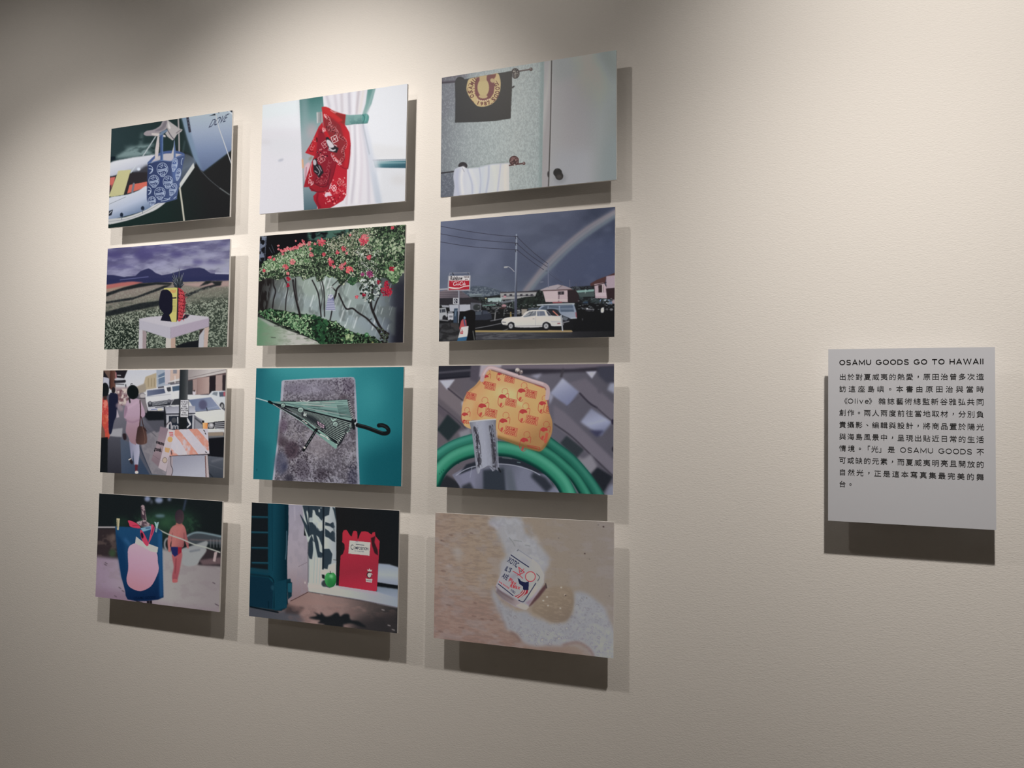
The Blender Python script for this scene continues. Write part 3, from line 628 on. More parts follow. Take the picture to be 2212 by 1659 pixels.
def pic_bandana():
    p = Pic('203,320 1930,60 1915,1464 176,1615', 400, 288, (230, 230, 234), 21)
    p.poly('170,600 720,600 720,1640 170,1640', (222, 218, 224), 60, .8); p.ell(450, 800, 240, 90, (218, 218, 222), soft=80, alpha=.6); p.ell(230, 760, 80, 30, (212, 208, 212), soft=30, alpha=.6)
    p.ell(426, 972, 34, 14, (186, 188, 200), rot=-18, soft=10); p.poly('180,330 640,255 640,420 190,480', (226, 232, 234), 50)
    p.poly('1620,1000 1930,1060 1930,1480 1600,1480', (220, 220, 224), 40); p.ell(1830, 1210, 90, 60, (212, 208, 208), soft=50, alpha=.7); p.poly('1500,780 1920,820 1920,960 1520,960', (222, 220, 220), 40, .7)
    p.poly('640,240 960,190 960,900 860,1560 706,1580', p.grad((700, 230), (760, 1560), (62, 116, 112), (104, 148, 146), (150, 168, 172), (166, 168, 174), (166, 172, 178), (120, 142, 150), (80, 108, 118)), 3)
    p.poly('640,250 740,240 760,700 700,1000 690,700', (150, 166, 170), 40, .5); p.ell(790, 620, 50, 90, (184, 160, 166), soft=50, alpha=.7)
    p.poly('915,190 1545,100 1480,380 1405,520 1450,700 1635,1500 1020,1560 1200,1400 1215,900 1180,560 1180,440 930,350', (226, 221, 226), 5)
    for P, c in (('960,200 1000,340', (196, 190, 200)), ('1060,190 1085,380', (206, 198, 206)), ('1140,180 1150,400', (200, 190, 196)), ('1230,170 1240,420', (188, 182, 192)), ('1345,150 1320,420', (192, 180, 184)), ('1400,150 1360,400', (224, 214, 206)), ('1290,160 1290,420', (234, 232, 236)),
                 ('1240,560 1250,1000 1215,1490', (214, 196, 204)), ('1300,560 1310,1000 1270,1480', (196, 188, 198)), ('1350,560 1390,1000 1370,1480', (218, 208, 216)), ('1390,560 1460,1000 1480,1480', (204, 198, 208)), ('1270,560 1275,1000 1240,1490', (234, 230, 234)), ('1330,560 1350,1000 1330,1480', (236, 230, 234))):
        p.line(P, 30, c, 16, .85)
    p.poly('1400,540 1445,560 1500,760 1640,1490 1560,1490 1470,1000 1420,720', p.grad((1420, 600), (1590, 1450), (214, 216, 226), (200, 206, 218), (184, 194, 208)), 18, .8); p.line('1400,540 1420,640 1480,900', 14, (160, 168, 180), 8, .6)
    p.poly('1452,125 1548,105 1500,300 1425,452 1392,425 1430,300', p.grad((1480, 130), (1420, 430), (94, 146, 140), (144, 176, 172)), 8); p.poly('1520,110 1545,105 1450,420 1430,440', (170, 190, 190), 12, .7)
    p.poly('1520,968 1930,958 1930,976 1520,980', (150, 160, 170), 4); p.poly('1530,984 1930,978 1930,1068 1550,1062', p.grad((1700, 980), (1705, 1066), (150, 178, 184), (96, 146, 154), (70, 122, 134), (60, 108, 122), (48, 92, 108)), 4); p.poly('1490,950 1560,950 1620,1100 1540,1100', (214, 214, 222), 40, .9); p.line('1580,1008 1912,1004', 8, (170, 196, 200), 4, .8)
    p.poly('843,405 920,398 922,520 850,536', (158, 160, 160), 4); p.line('852,410 856,530', 9, (208, 208, 208), 3); p.line('890,410 892,515', 20, (130, 130, 132), 8, .8)
    p.blob('1160,440 1260,436 1400,428 1440,420 1470,450 1462,510 1440,536 1300,545 1180,550', p.grad((1300, 430), (1310, 545), (122, 164, 160), (106, 150, 146), (82, 126, 124)), 5)
    p.mottle('1160,436 1460,430 1460,540 1180,550', (130, 172, 166), .55, .2, p.noise(40), .6); p.ell(1425, 476, 38, 54, (84, 152, 144), soft=8); p.line('1395,430 1420,470 1400,530', 9, (54, 110, 108), 4); p.line('1440,430 1430,500', 10, (120, 176, 168), 4)
    # bandana
    p.blob('716,1032 770,1010 765,1190 722,1240 704,1120', (216, 176, 184), 6); p.line('730,1060 722,1180', 10, (170, 110, 124), 4); p.line('682,968 690,1060', 20, (228, 164, 116), 8); p.line('770,960 790,940', 30, (150, 140, 120), 10)
    p.poly('1075,990 1215,1060 1210,1385 1172,1452 1050,1525 960,1570 866,1575 868,1530 822,1450 815,1400 862,1350 990,1330', p.grad((1150, 1050), (950, 1500), (196, 32, 48), (204, 34, 50), (176, 28, 44)), 3)
    p.poly('905,345 940,338 990,350 1060,400 1192,432 1180,545 1235,640 1256,780 1240,1000 1226,1077 1168,1066 1150,1020 1050,920 980,800 930,600 922,470', p.grad((930, 400), (1230, 950), (200, 40, 46), (188, 34, 44), (206, 32, 44), (180, 28, 42)), 3)
    p.poly('916,520 940,640 1000,800 1085,1000 1060,1130 1000,1310 960,1350 880,1350 790,1340 765,1290 700,1294 722,1200 790,1000 822,925 714,886 790,760 870,580', p.grad((760, 900), (1000, 1250), (196, 36, 46), (176, 32, 44), (160, 28, 42)), 3)
    p.poly('870,600 925,620 990,800 1075,990 1050,1120 1000,1300 960,1290 800,1250 830,1050 850,820', (142, 30, 46), 10, .85)
    p.poly('930,470 1000,450 1130,560 1190,760 1185,900 1150,1010 1060,920 985,780 940,600', (138, 44, 50), 12, .85); p.poly('1020,380 1190,440 1180,560 1090,480', (148, 44, 42), 12, .9); p.poly('905,345 960,342 1160,500 1110,520 960,410', (204, 44, 46), 6)
    p.poly('930,560 975,640 1020,720 990,740 940,640', (206, 30, 40), 6); p.poly('1020,890 1060,920 1130,1000 1115,1010', (210, 44, 50), 4); p.poly('1190,570 1240,660 1252,900 1225,1070 1180,1060 1200,800', (204, 36, 46), 10, .8)
    p.line('985,1335 1045,1170 1085,1000', 8, (110, 20, 36), 5); p.line('770,1300 860,1350 980,1345', 10, (120, 20, 34), 5); p.line('1226,1077 1168,1066 1080,990', 7, (130, 22, 36), 4); p.line('870,1370 860,1460 900,1540', 22, (120, 20, 36), 10, .7); p.line('1250,800 1240,960 1226,1070', 7, (110, 20, 36), 3, .8)
    lt, dk2 = (214, 140, 140), (62, 26, 34)
    def diamond(x, y, r, c, a=0):
        k = [(x + r * math.cos(math.radians(a + t)), y + r * 1.15 * math.sin(math.radians(a + t))) for t in (0, 90, 180, 270, 360)]
        p.line(k, 8, c, 1, 1, False); p.line([(x - r * .3, y - r * .3), (x + r * .3, y + r * .3)], 9, c, 1); p.line([(x - r * .3, y + r * .3), (x + r * .3, y - r * .3)], 9, c, 1)
    diamond(908, 960, 44, (204, 130, 132), 12); diamond(946, 785, 42, (206, 130, 134), 10); diamond(1062, 722, 46, (222, 190, 190), 20); diamond(1132, 1238, 36, (206, 110, 110), 5); diamond(1062, 1306, 34, (244, 200, 204), 5)
    # scalloped borders and paisley scrolls
    for P, c in (('950,440 985,480 1010,540 1060,600 1095,650', lt), ('1110,680 1180,730 1195,800 1160,860 1170,930 1130,1000', (206, 120, 122)), ('1010,990 985,1090 970,1200 920,1240 840,1215', (176, 76, 84)), ('935,600 940,640', (236, 200, 200)), ('780,1150 775,1250 800,1240', (232, 190, 192)), ('1040,910 1080,980 1130,1015', (232, 180, 180))):
        Q = spline(pts(P), False, 8)
        for i in range(0, len(Q), 3): p.ring(Q[i][0], Q[i][1], 17, 20, 6, c, 0, 20 * i % 360, 20 * i % 360 + 230, alpha=.85)
    for P in ('1120,690 1200,760 1170,870 1180,960 1140,1020', '830,1250 900,1285 970,1280 1000,1180 1020,1080', '790,760 770,860 812,868', '900,640 930,650'):
        p.line(P, 6, dk2, 2, .8)
    for x, y in ((790, 830), (805, 800), (830, 730)): p.ring(x, y, 18, 22, 6, (226, 110, 110), 0, 0, 250)
    p.scatter('860,830 960,820 980,940 880,1060 850,960', 36, 9, [(206, 110, 116), (60, 24, 34), (190, 90, 96)], .6)
    p.scatter('1060,1190 1205,1180 1205,1380 1060,1500 960,1520 900,1440', 90, 10, [(232, 120, 122), (236, 150, 150), (150, 24, 38), (224, 90, 96)], .6)
    p.scatter('950,540 1080,560 1130,690 1060,660 980,620', 50, 11, [(170, 84, 88), (90, 34, 40), (150, 70, 74)], .5); p.scatter('840,1200 990,1100 990,1270 900,1300', 40, 11, [(176, 72, 80), (110, 24, 38)], .5)
    # black and white printed patches
    p.poly('955,705 985,698 1010,730 1060,800 1112,830 1092,884 1010,872 975,790', (42, 38, 44), 3); p.blob('965,740 1000,735 1050,790 1050,820 1000,820', (206, 196, 200), 3); p.line('1000,830 1040,860 1070,850', 18, (196, 188, 194), 3); p.line('1060,790 1090,806', 9, (210, 200, 204), 2); p.line('985,850 1020,860', 8, (200, 190, 196), 2)
    p.poly('806,960 850,950 866,1020 905,1040 936,1120 880,1186 850,1140 815,1110', (40, 37, 43), 3); p.ell(828, 1000, 20, 36, (186, 176, 182), rot=-8, soft=3); p.line('850,1050 890,1110 870,1150', 9, (170, 164, 170), 2); p.line('880,1040 910,1100', 9, (176, 168, 174), 2); p.line('830,1100 860,1120', 9, (170, 164, 170), 2)
    p.blob('950,1380 985,1355 1020,1370 1036,1395 985,1400 960,1412', (224, 196, 206), 3); p.line('1010,1310 1024,1260', 14, (220, 176, 186), 4)
    p.line('795,1010 780,1080 790,1150', 7, (236, 180, 184), 2); p.line('938,430 960,470', 9, (240, 200, 200), 2); p.line('1010,380 1060,410 1080,404', 8, (236, 150, 146), 2); p.line('850,710 852,750', 14, (60, 24, 30), 4)
    return p

def pic_garden():
    p = Pic('168,195 1903,58 1893,1464 146,1503', 400, 288, (26, 30, 28), 22)
    p.poly('150,40 1000,40 1000,480 150,520', (15, 18, 22)); n = p.noise(44, 40); n2 = p.noise(18, 16)
    p.mottle('740,60 1300,60 1260,260 980,280 740,240', (72, 112, 98), .48, .2, p.noise(70, 50), .9, 16)
    p.mottle('165,195 252,200 236,500 160,500', (120, 130, 152), .5, .14, n, .9, 3); p.line('243,210 232,480', 9, (70, 76, 92), 1); p.line('168,205 246,206', 8, (150, 154, 166), 2)
    for P in ('170,380 230,300', '175,300 240,330', '180,430 240,400', '310,300 345,390', '280,330 320,400'): p.line(P, 5, (104, 112, 130), 1, .7)
    # wall
    p.poly('150,700 1500,600 1910,600 1910,1500 900,1400 150,1150', p.grad((170, 900), (1890, 1000), (44, 42, 42), (108, 114, 110), (148, 162, 152), (152, 168, 160), (144, 158, 154), (124, 136, 140), (46, 48, 62)), 4)
    p.poly('300,960 1000,1180 1700,1380 1700,1250 1000,980 300,800', (138, 150, 166), 60, .4); p.poly('1500,600 1910,600 1910,820 1500,900', (72, 76, 76), 50, .7); p.poly('1760,760 1910,700 1910,1500 1780,1500', (36, 36, 48), 60, .85)
    p.mottle('300,720 1800,720 1800,1380 300,1000', (96, 104, 102), .6, .14, p.noise(90, 160), .6, 20); p.mottle('150,700 330,700 260,1100 150,1100', (30, 26, 26), .45, .2, p.noise(30, 90), .9, 14)
    rg = p.rng
    for _ in range(110):
        x = 330 + rg.rand() * 1440; y = 700 + rg.rand() * 620 * (.45 + .55 * (x - 330) / 1440); L = 40 + rg.rand() * 100
        if y > 1060 + (x - 330) * .24: continue
        p.line([(x, y), (x - L * .3, y + L)], 4 + rg.rand() * 6, (206, 214, 212), 2, .15 + .6 * rg.rand() ** 2)
    for x, y in ((930, 690), (960, 700), (1020, 690), (820, 900), (1180, 1080), (1260, 960), (1340, 1160), (1100, 1240), (1200, 1250), (1560, 1180)): p.line([(x, y), (x - 40, y + 130)], 14, (216, 222, 222), 6, .8)
    # path
    p.poly('140,1150 240,1186 450,1290 700,1380 960,1490 900,1520 140,1520', p.grad((180, 1420), (700, 1420), (96, 134, 102), (130, 152, 126), (176, 176, 168), (182, 178, 172)), 5); p.mottle('150,1160 900,1400 900,1510 150,1510', (120, 134, 112), .6, .2, p.noise(60, 20), .5); p.poly('150,1160 260,1200 470,1300 300,1260', (160, 160, 156), 12, .8)
    for x, y in ((736, 1412), (345, 1402), (420, 1245), (380, 1265), (650, 1365)): p.line([(x - 26, y), (x + 26, y + 3)], 7, (54, 60, 52), 3)
    # hedge
    H = '152,1100 300,1060 480,1085 620,1120 840,1136 960,1190 1090,1215 1200,1295 1320,1350 1500,1380 1600,1440 1740,1480 1740,1510 930,1510 860,1440 760,1390 600,1312 420,1242 220,1160'
    p.poly(H, (26, 38, 28), 4)
    p.scatter(H, 1300, 13, [(62, 104, 66), (44, 80, 52), (96, 138, 92), (130, 164, 120), (34, 58, 40), (24, 34, 26), (150, 172, 132)], .5)
    p.scatter('480,1120 760,1150 760,1360 560,1290', 180, 17, [(150, 178, 136), (110, 152, 104), (40, 70, 46)], .4); p.scatter('800,1140 960,1200 1060,1450 940,1480 800,1360', 160, 24, [(34, 70, 44), (46, 92, 56), (24, 36, 28)], .55); p.scatter('1150,1350 1300,1370 1300,1440 1150,1430', 110, 15, [(160, 180, 130), (120, 152, 96), (60, 86, 54)], .5)
    p.scatter('1000,1260 1200,1300 1180,1490 960,1500', 140, 18, [(20, 28, 22), (30, 44, 32), (52, 84, 56)], .5); p.scatter('1300,1370 1500,1380 1740,1500 1300,1490', 150, 15, [(18, 24, 20), (34, 50, 36), (70, 96, 64)], .5)
    p.ell(1458, 1370, 26, 26, (54, 110, 64), soft=4); p.ell(1530, 1460, 14, 8, (150, 150, 90), soft=3); p.ell(1460, 1368, 10, 8, (150, 190, 150), soft=3)
    # stems
    st = (34, 30, 32)
    for P, w in (('335,690 340,780 365,850 345,940 330,1050', 17), ('460,690 510,800 492,940 485,1080', 13), ('570,720 600,900 630,1020 662,1150', 24), ('600,700 606,820 625,960', 14), ('800,720 850,820 882,920 912,1155', 14), ('890,720 925,900 905,1060', 7), ('905,700 935,800 945,900 952,1150', 13), ('1180,740 1100,820 1080,900 1050,960', 20), ('1035,800 1088,856', 12), ('1040,785 1090,740 1140,690', 10), ('1040,1085 1020,1195', 15), ('1118,880 1150,950 1210,1060 1285,1056 1350,1105 1450,1170 1520,1240 1600,1315', 17), ('1525,770 1512,900 1498,960 1512,1050 1545,1130 1590,1230 1650,1320 1715,1360', 26), ('1612,890 1570,980 1538,1085', 16), ('1480,1200 1512,1180', 9), ('1575,1290 1640,1400', 18)):
        p.line(P, w, st, 2, w1=w * 1.1)
    p.line('575,740 610,900 640,1030', 6, (110, 106, 104), 2, .7); p.scatter('1580,1280 1720,1340 1720,1480 1640,1470', 60, 14, [(30, 28, 28), (70, 80, 64), (24, 22, 22)], .6)
    # climbing shrub
    M = '168,590 220,500 270,465 340,420 420,390 520,335 640,306 760,282 830,262 900,240 1000,222 1080,232 1160,200 1260,140 1330,90 1440,84 1910,50 1910,620 1870,640 1800,640 1800,760 1760,770 1680,700 1640,690 1560,700 1540,770 1470,740 1400,760 1380,740 1280,760 1200,740 1180,780 1130,770 1090,700 1020,670 960,650 930,720 860,740 830,650 760,700 690,720 660,670 560,690 520,640 450,700 380,720 330,700 250,690 168,745'
    p.poly(M, (40, 52, 40), 6)
    p.scatter(M, 3600, 11, [(92, 122, 84), (128, 150, 112), (160, 170, 138), (60, 88, 56), (40, 58, 42), (30, 40, 34), (108, 136, 96), (180, 186, 158)], .45)
    p.scatter('200,520 520,380 760,310 760,520 480,560 200,640', 800, 10, [(150, 172, 132), (176, 192, 156), (110, 144, 98), (84, 120, 76)], .5)
    p.scatter('980,240 1330,110 1500,100 1500,420 1240,420 980,380', 620, 10, [(170, 168, 144), (146, 148, 120), (120, 124, 98), (84, 90, 72), (190, 186, 166)], .35)
    p.scatter('1560,80 1900,60 1900,560 1640,640 1560,400', 420, 15, [(30, 40, 34), (40, 56, 42), (22, 30, 28), (84, 112, 76)], .5); p.scatter('1470,230 1900,230 1880,420 1540,420', 240, 17, [(136, 156, 118), (94, 122, 84), (56, 80, 56), (38, 54, 42), (160, 172, 140)], .45)
    p.scatter('1640,560 1880,570 1860,650 1800,760 1720,700', 130, 20, [(112, 142, 98), (146, 168, 126), (70, 100, 64), (48, 70, 50)], .5); p.scatter('700,540 1000,520 1060,680 760,680', 300, 14, [(30, 38, 32), (52, 70, 50), (120, 142, 106)], .5)
    p.scatter('1330,340 1600,360 1560,700 1360,660', 260, 11, [(190, 196, 182), (60, 70, 58), (120, 130, 112), (34, 40, 36)], .4); p.scatter('1370,700 1640,700 1620,880 1500,990 1400,960 1370,860', 190, 16, [(150, 158, 150), (60, 74, 62), (36, 46, 40), (190, 196, 190)], .5)
    p.scatter('780,290 940,290 960,420 800,400', 130, 14, [(52, 84, 56), (70, 108, 72), (40, 62, 46)], .5); p.scatter('1220,680 1330,690 1300,760 1240,780', 60, 18, [(60, 100, 62), (40, 70, 48)], .5)
    for P in ('1300,380 1360,400 1400,420 1420,470', '1180,760 1280,650', '1560,680 1610,760 1600,840', '1380,500 1490,600'): p.line(P, 5, (196, 192, 190), 1, .8)
    # blossoms
    F = [(905, 265, 48, 0), (1410, 250, 62, 0), (1425, 200, 34, 1), (480, 565, 34, 0), (560, 500, 34, 1), (790, 415, 28, 1), (935, 415, 22, 0), (1095, 390, 22, 0), (1170, 350, 30, 0), (1022, 515, 38, 0), (1005, 470, 20, 1), (1150, 560, 36, 1), (1240, 595, 46, 4), (1475, 450, 30, 0), (1395, 650, 24, 2), (1485, 650, 42, 2), (1750, 590, 34, 3), (1690, 845, 66, 3), (1680, 765, 36, 3), (1590, 745, 22, 3), (1335, 918, 20, 0), (1420, 895, 20, 3), (1748, 98, 20, 0), (760, 285, 26, 1), (1185, 520, 18, 0), (508, 640, 20, 1), (515, 705, 26, 3), (512, 780, 22, 3), (290, 450, 22, 0), (340, 470, 16, 0), (225, 605, 18, 0), (390, 310, 12, 1), (392, 350, 12, 1), (1210, 400, 16, 1), (1245, 185, 14, 1), (680, 250, 14, 1), (600, 255, 10, 1), (830, 285, 18, 1), (770, 345, 20, 1), (1060, 560, 20, 1)]
    cols = [[(214, 78, 92), (228, 104, 112), (190, 50, 70)], [(214, 112, 116), (226, 140, 136), (196, 90, 100)], [(150, 50, 104), (170, 66, 118), (120, 36, 84)], [(168, 28, 52), (190, 40, 62), (126, 18, 40)], [(226, 92, 96), (238, 120, 116), (216, 70, 84)]]
    for i in range(26): F.append((425 + i * 11, 388 - i * 4.2 + rg.randn() * 12 - 10 * math.sin(i * .3), 15, 1 if i % 3 else 0))
    for x, y, r, k in F:
        for _ in range(int(6 + r * 1.1)):
            a, d = rg.rand() * 6.283, r * rg.rand() ** .8
            p.ell(x + d * math.cos(a), y + d * math.sin(a), 4 + r * .10 * (.6 + rg.rand()), 4 + r * .07, cols[k][rg.randint(3)], rot=rg.rand() * 180, soft=1)
    # striped dress hung on the stem
    p.line('985,815 1010,800 1035,795 1050,820', 7, (206, 206, 204), 2); p.line('1025,800 1025,890', 10, (200, 204, 206), 4, .7)
    p.poly('998,892 1048,888 1058,940 1082,1082 966,1080 985,960', (196, 196, 212), 2)
    for i in range(9):
        y = 905 + i * 20; h = 26 + i * 4
        p.line([(1025 - h, y), (1030 + h * .8, y + 3)], 8, (78, 82, 132), 2)
    p.scatter('1000,900 1045,900 1055,960 990,960', 16, 8, [(90, 94, 140), (214, 214, 226)], .6)
    p.poly('1820,1100 1910,1050 1910,1500 1780,1500', (24, 24, 32), 50, .8)
    return p

def pic_umbrella():
    p = Pic('135,83 1893,73 1862,1493 94,1412', 400, 288, (34, 116, 124), 23)
    p.poly('80,60 1910,60 1910,1510 80,1510', p.grad((150, 700), (1880, 760), (28, 106, 116), (38, 126, 132), (44, 136, 142), (42, 134, 140), (34, 122, 130), (22, 104, 114)))
    p.ell(780, 100, 500, 120, (58, 152, 156), soft=120, alpha=.7); p.poly('1350,1100 1910,900 1910,1520 1350,1520', (8, 74, 86), 150, .75); p.poly('80,900 300,1000 340,1500 80,1500', (18, 88, 100), 90, .5); p.ell(1500, 420, 160, 200, (50, 142, 148), soft=120, alpha=.6); p.poly('90,60 220,60 200,500 90,500', (26, 98, 110), 60, .6)
    p.poly('440,240 462,228 800,208 1270,192 1300,196 1316,225 1335,560 1340,740 1368,1510 325,1440 392,900 420,560', (164, 163, 176), 3)
    p.poly('1316,225 1335,560 1345,900 1368,1500 1335,1490 1322,900 1300,230', (154, 155, 170), 3)
    S = '476,240 1288,205 1300,300 1318,720 1338,1490 350,1450 402,1000 446,560'
    p.poly(S, p.grad((600, 250), (900, 1450), (122, 118, 130), (116, 111, 120), (128, 121, 126), (121, 115, 121), (112, 110, 121)), 4)
    n, f = p.noise(150, 130), p.noise(14, 14, 2, .8)
    p.mottle(S, (92, 86, 96), .54, .14, n, .7, 8); p.mottle(S, (150, 144, 158), .4, -.14, n, .5, 8)
    p.mottle(S, (62, 57, 64), .63, .1, f, .6, 6); p.mottle(S, (168, 162, 174), .36, -.1, f, .5, 6)
    for x, y, a, b, c, al in ((560, 1060, 90, 110, (62, 46, 56), .8), (460, 960, 60, 60, (58, 46, 54), .7), (460, 770, 50, 80, (84, 66, 84), .7), (420, 900, 30, 120, (70, 56, 66), .6), (910, 1355, 80, 70, (66, 58, 68), .7), (530, 1395, 55, 44, (44, 42, 54), .8), (690, 1290, 90, 130, (76, 68, 80), .6), (1170, 440, 46, 22, (56, 44, 52), .8), (430, 1220, 80, 140, (74, 76, 98), .7), (1290, 1400, 60, 120, (66, 64, 84), .6), (1240, 300, 70, 90, (88, 78, 94), .6), (620, 330, 160, 60, (100, 92, 110), .5), (1290, 850, 26, 90, (70, 62, 72), .6), (470, 1260, 30, 40, (46, 50, 76), .7)):
        p.ell(x, y, a, b, c, soft=34, alpha=al)
    p.mottle('540,950 700,950 820,1200 740,1430 560,1400 500,1100', (54, 46, 56), .58, .08, f, .7, 20); p.mottle('820,1290 1030,1290 1030,1440 820,1440', (48, 42, 50), .55, .08, f, .7, 16); p.mottle('1050,210 1300,210 1310,420 1120,400', (64, 54, 70), .56, .08, f, .6, 16); p.mottle('1220,1250 1338,1200 1338,1480 1240,1480', (50, 48, 62), .55, .08, f, .7, 16); p.ell(900, 1000, 160, 140, (142, 132, 138), soft=80, alpha=.6); p.ell(900, 330, 200, 80, (138, 132, 150), soft=70, alpha=.5)
    # umbrella
    p.line('430,480 830,476 1222,462', 10, (36, 40, 46), 2); p.line('660,470 700,492', 9, (200, 204, 204), 2); p.line('730,490 770,470', 9, (200, 204, 204), 2); p.line('690,470 760,490', 10, (170, 176, 176), 2)
    p.poly('300,480 460,486 800,484 1222,462 1238,560 1262,650 1296,716 1180,694 1000,650 700,575 450,524', p.grad((800, 480), (780, 640), (122, 156, 148), (104, 140, 134), (120, 154, 146)), 2)
    rg = p.rng
    for i in range(30):
        t = rg.rand(); x0 = 420 + rg.rand() * 560; L = 120 + rg.rand() * 330
        f0 = np.array([310, 484.]); e = np.array([1225 + t * 70, 470 + t * 235.]); d = (e - f0) / np.linalg.norm(e - f0)
        a, b = f0 + d * (x0 - 300), f0 + d * min(x0 - 300 + L, np.linalg.norm(e - f0) - 6)
        p.line([a, (a + b) / 2 + [0, 4], b], 5, [(58, 84, 82), (156, 186, 172), (176, 160, 160), (44, 62, 64)][i % 4], 1, .75)
    for i in range(9):
        t = .3 + i * .07; e = np.array([1232 + t * 60, 470 + t * 235.]); p.line([e - [150, 12], e - [60, 8], e], 6, (40, 56, 58), 1, .8)
    p.poly('300,490 450,520 700,572 1000,648 1300,722 1292,748 1180,900 1112,990 1060,950 850,780 600,625 420,545', (22, 26, 31), 2)
    for i in range(13):
        t = (i + .5) / 13; e = np.array([1288 - 176 * t, 738 + 232 * t]); f0 = np.array([330, 500.]); k0 = .16 + .34 * abs(t - .3)
        a = f0 + (e - f0) * k0
        p.line([a, f0 + (e - f0) * (k0 + .45) + [0, -5], e], 2.5, (158, 176, 168), 0, .95, w1=9)
    p.line('440,530 640,600 850,720', 12, (40, 44, 50), 8, .8); p.blob('680,640 800,650 900,730 820,740', (34, 38, 44), 16, .7)
    p.poly('300,500 420,548 640,655 850,800 1108,985 1095,1040 1080,1045 860,870 640,700 430,580', p.grad((500, 580), (1080, 1010), (70, 88, 90), (106, 142, 132), (118, 154, 144)), 2)
    for P, w, c in (('310,505 560,630 860,800 1100,985', 9, (34, 40, 44)), ('310,500 480,590 700,720 860,840', 16, (32, 36, 40)), ('640,670 800,790 900,870', 14, (40, 46, 50)), ('960,900 1040,950 1095,985', 9, (36, 42, 46)), ('700,690 850,800 1000,910', 7, (150, 186, 170)), ('330,510 560,650 700,740', 6, (170, 180, 178))):
        p.line(P, w, c, 2)
    for x, y in ((690, 710), (720, 735), (900, 875), (930, 890), (965, 905), (985, 925)): p.line([(x, y), (x + 22, y + 8)], 11, (206, 212, 208), 2)
    p.line('1235,475 1258,580 1292,715', 20, (40, 42, 48), 2)
    for i in range(9): y = 490 + i * 24; p.line([(1232 + i * 5.5, y), (1248 + i * 5.5, y - 5)], 8, (190, 196, 192), 1)
    p.line('1296,740 1210,850 1150,960 1110,1010', 22, (38, 40, 46), 2)
    for i in range(13): t = i / 12; p.line([(1290 - 186 * t, 742 + 258 * t), (1272 - 182 * t, 736 + 252 * t)], 7, (186, 196, 190), 1)
    p.blob('1200,800 1260,770 1290,790 1230,850 1190,850', (60, 66, 68), 3); p.scatter('1195,780 1290,760 1260,850 1190,860', 26, 9, [(190, 200, 194), (40, 44, 48), (120, 150, 140)], .4)
    for x, y, r in ((666, 582, 34), (456, 528, 26), (1080, 752, 32)): p.ell(x, y, r, r, (152, 176, 166), soft=2); p.ring(x, y, r, r, 6, (32, 36, 42)); p.line([(x - r * .5, y + 4), (x + r * .5, y - 6)], 6, (60, 70, 72), 1); p.line([(x - r * .4, y + 16), (x + r * .4, y + 10)], 6, (60, 70, 72), 1)
    p.ell(708, 640, 30, 30, (40, 44, 50), soft=3); p.scatter('680,610 740,600 740,660 690,665', 14, 7, [(180, 190, 184)], .8); p.line('1030,690 1060,710 1090,690', 14, (150, 180, 168), 2); p.line('1050,720 1070,690', 10, (150, 180, 168), 2)
    p.poly('850,706 960,768 972,810 930,812 856,756', (40, 42, 48), 2); p.poly('866,716 950,766 945,802 905,790 870,750', (176, 148, 164), 2); p.line('890,730 900,780', 8, (60, 50, 62), 1); p.line('920,745 922,795', 8, (60, 50, 62), 1); p.line('880,745 945,782', 6, (60, 50, 62), 1)
    p.line('868,800 800,905 702,1062', 34, (20, 23, 26), 1)
    for i in range(5): a = np.array([842, 842]) + np.array([-24, 37.]) * i; p.line([a, a + [-12, 19]], 9, (96, 104, 106), 1)
    p.ell(712, 1032, 13, 13, (214, 218, 220), soft=1); p.line('856,796 880,800', 9, (150, 160, 158), 1)
    p.line('138,443 284,486', 13, (188, 206, 212), 1); p.line('140,446 284,490', 4, (90, 120, 126), 1); p.line('286,484 318,500', 30, (22, 26, 28), 1); p.line('300,476 330,508', 12, (16, 20, 22), 1)
    p.line('1285,715 1300,800', 36, (26, 28, 32), 3); p.line('1318,705 1310,760', 22, (20, 22, 24), 2); p.line('1320,745 1332,770', 26, (170, 176, 178), 2)
    p.line('1342,764 1460,796 1560,834 1640,862 1695,858 1712,830 1692,792 1645,768 1596,768', 46, (20, 23, 25), 1); p.line('1350,752 1460,782 1560,818 1640,846', 8, (66, 72, 74), 4, .8); p.line('1610,760 1660,772 1700,806', 7, (60, 66, 68), 3, .7)
    p.ell(140, 1298, 8, 12, (14, 74, 84), soft=4); p.ell(1780, 690, 8, 8, (24, 96, 106), soft=4)
    return p

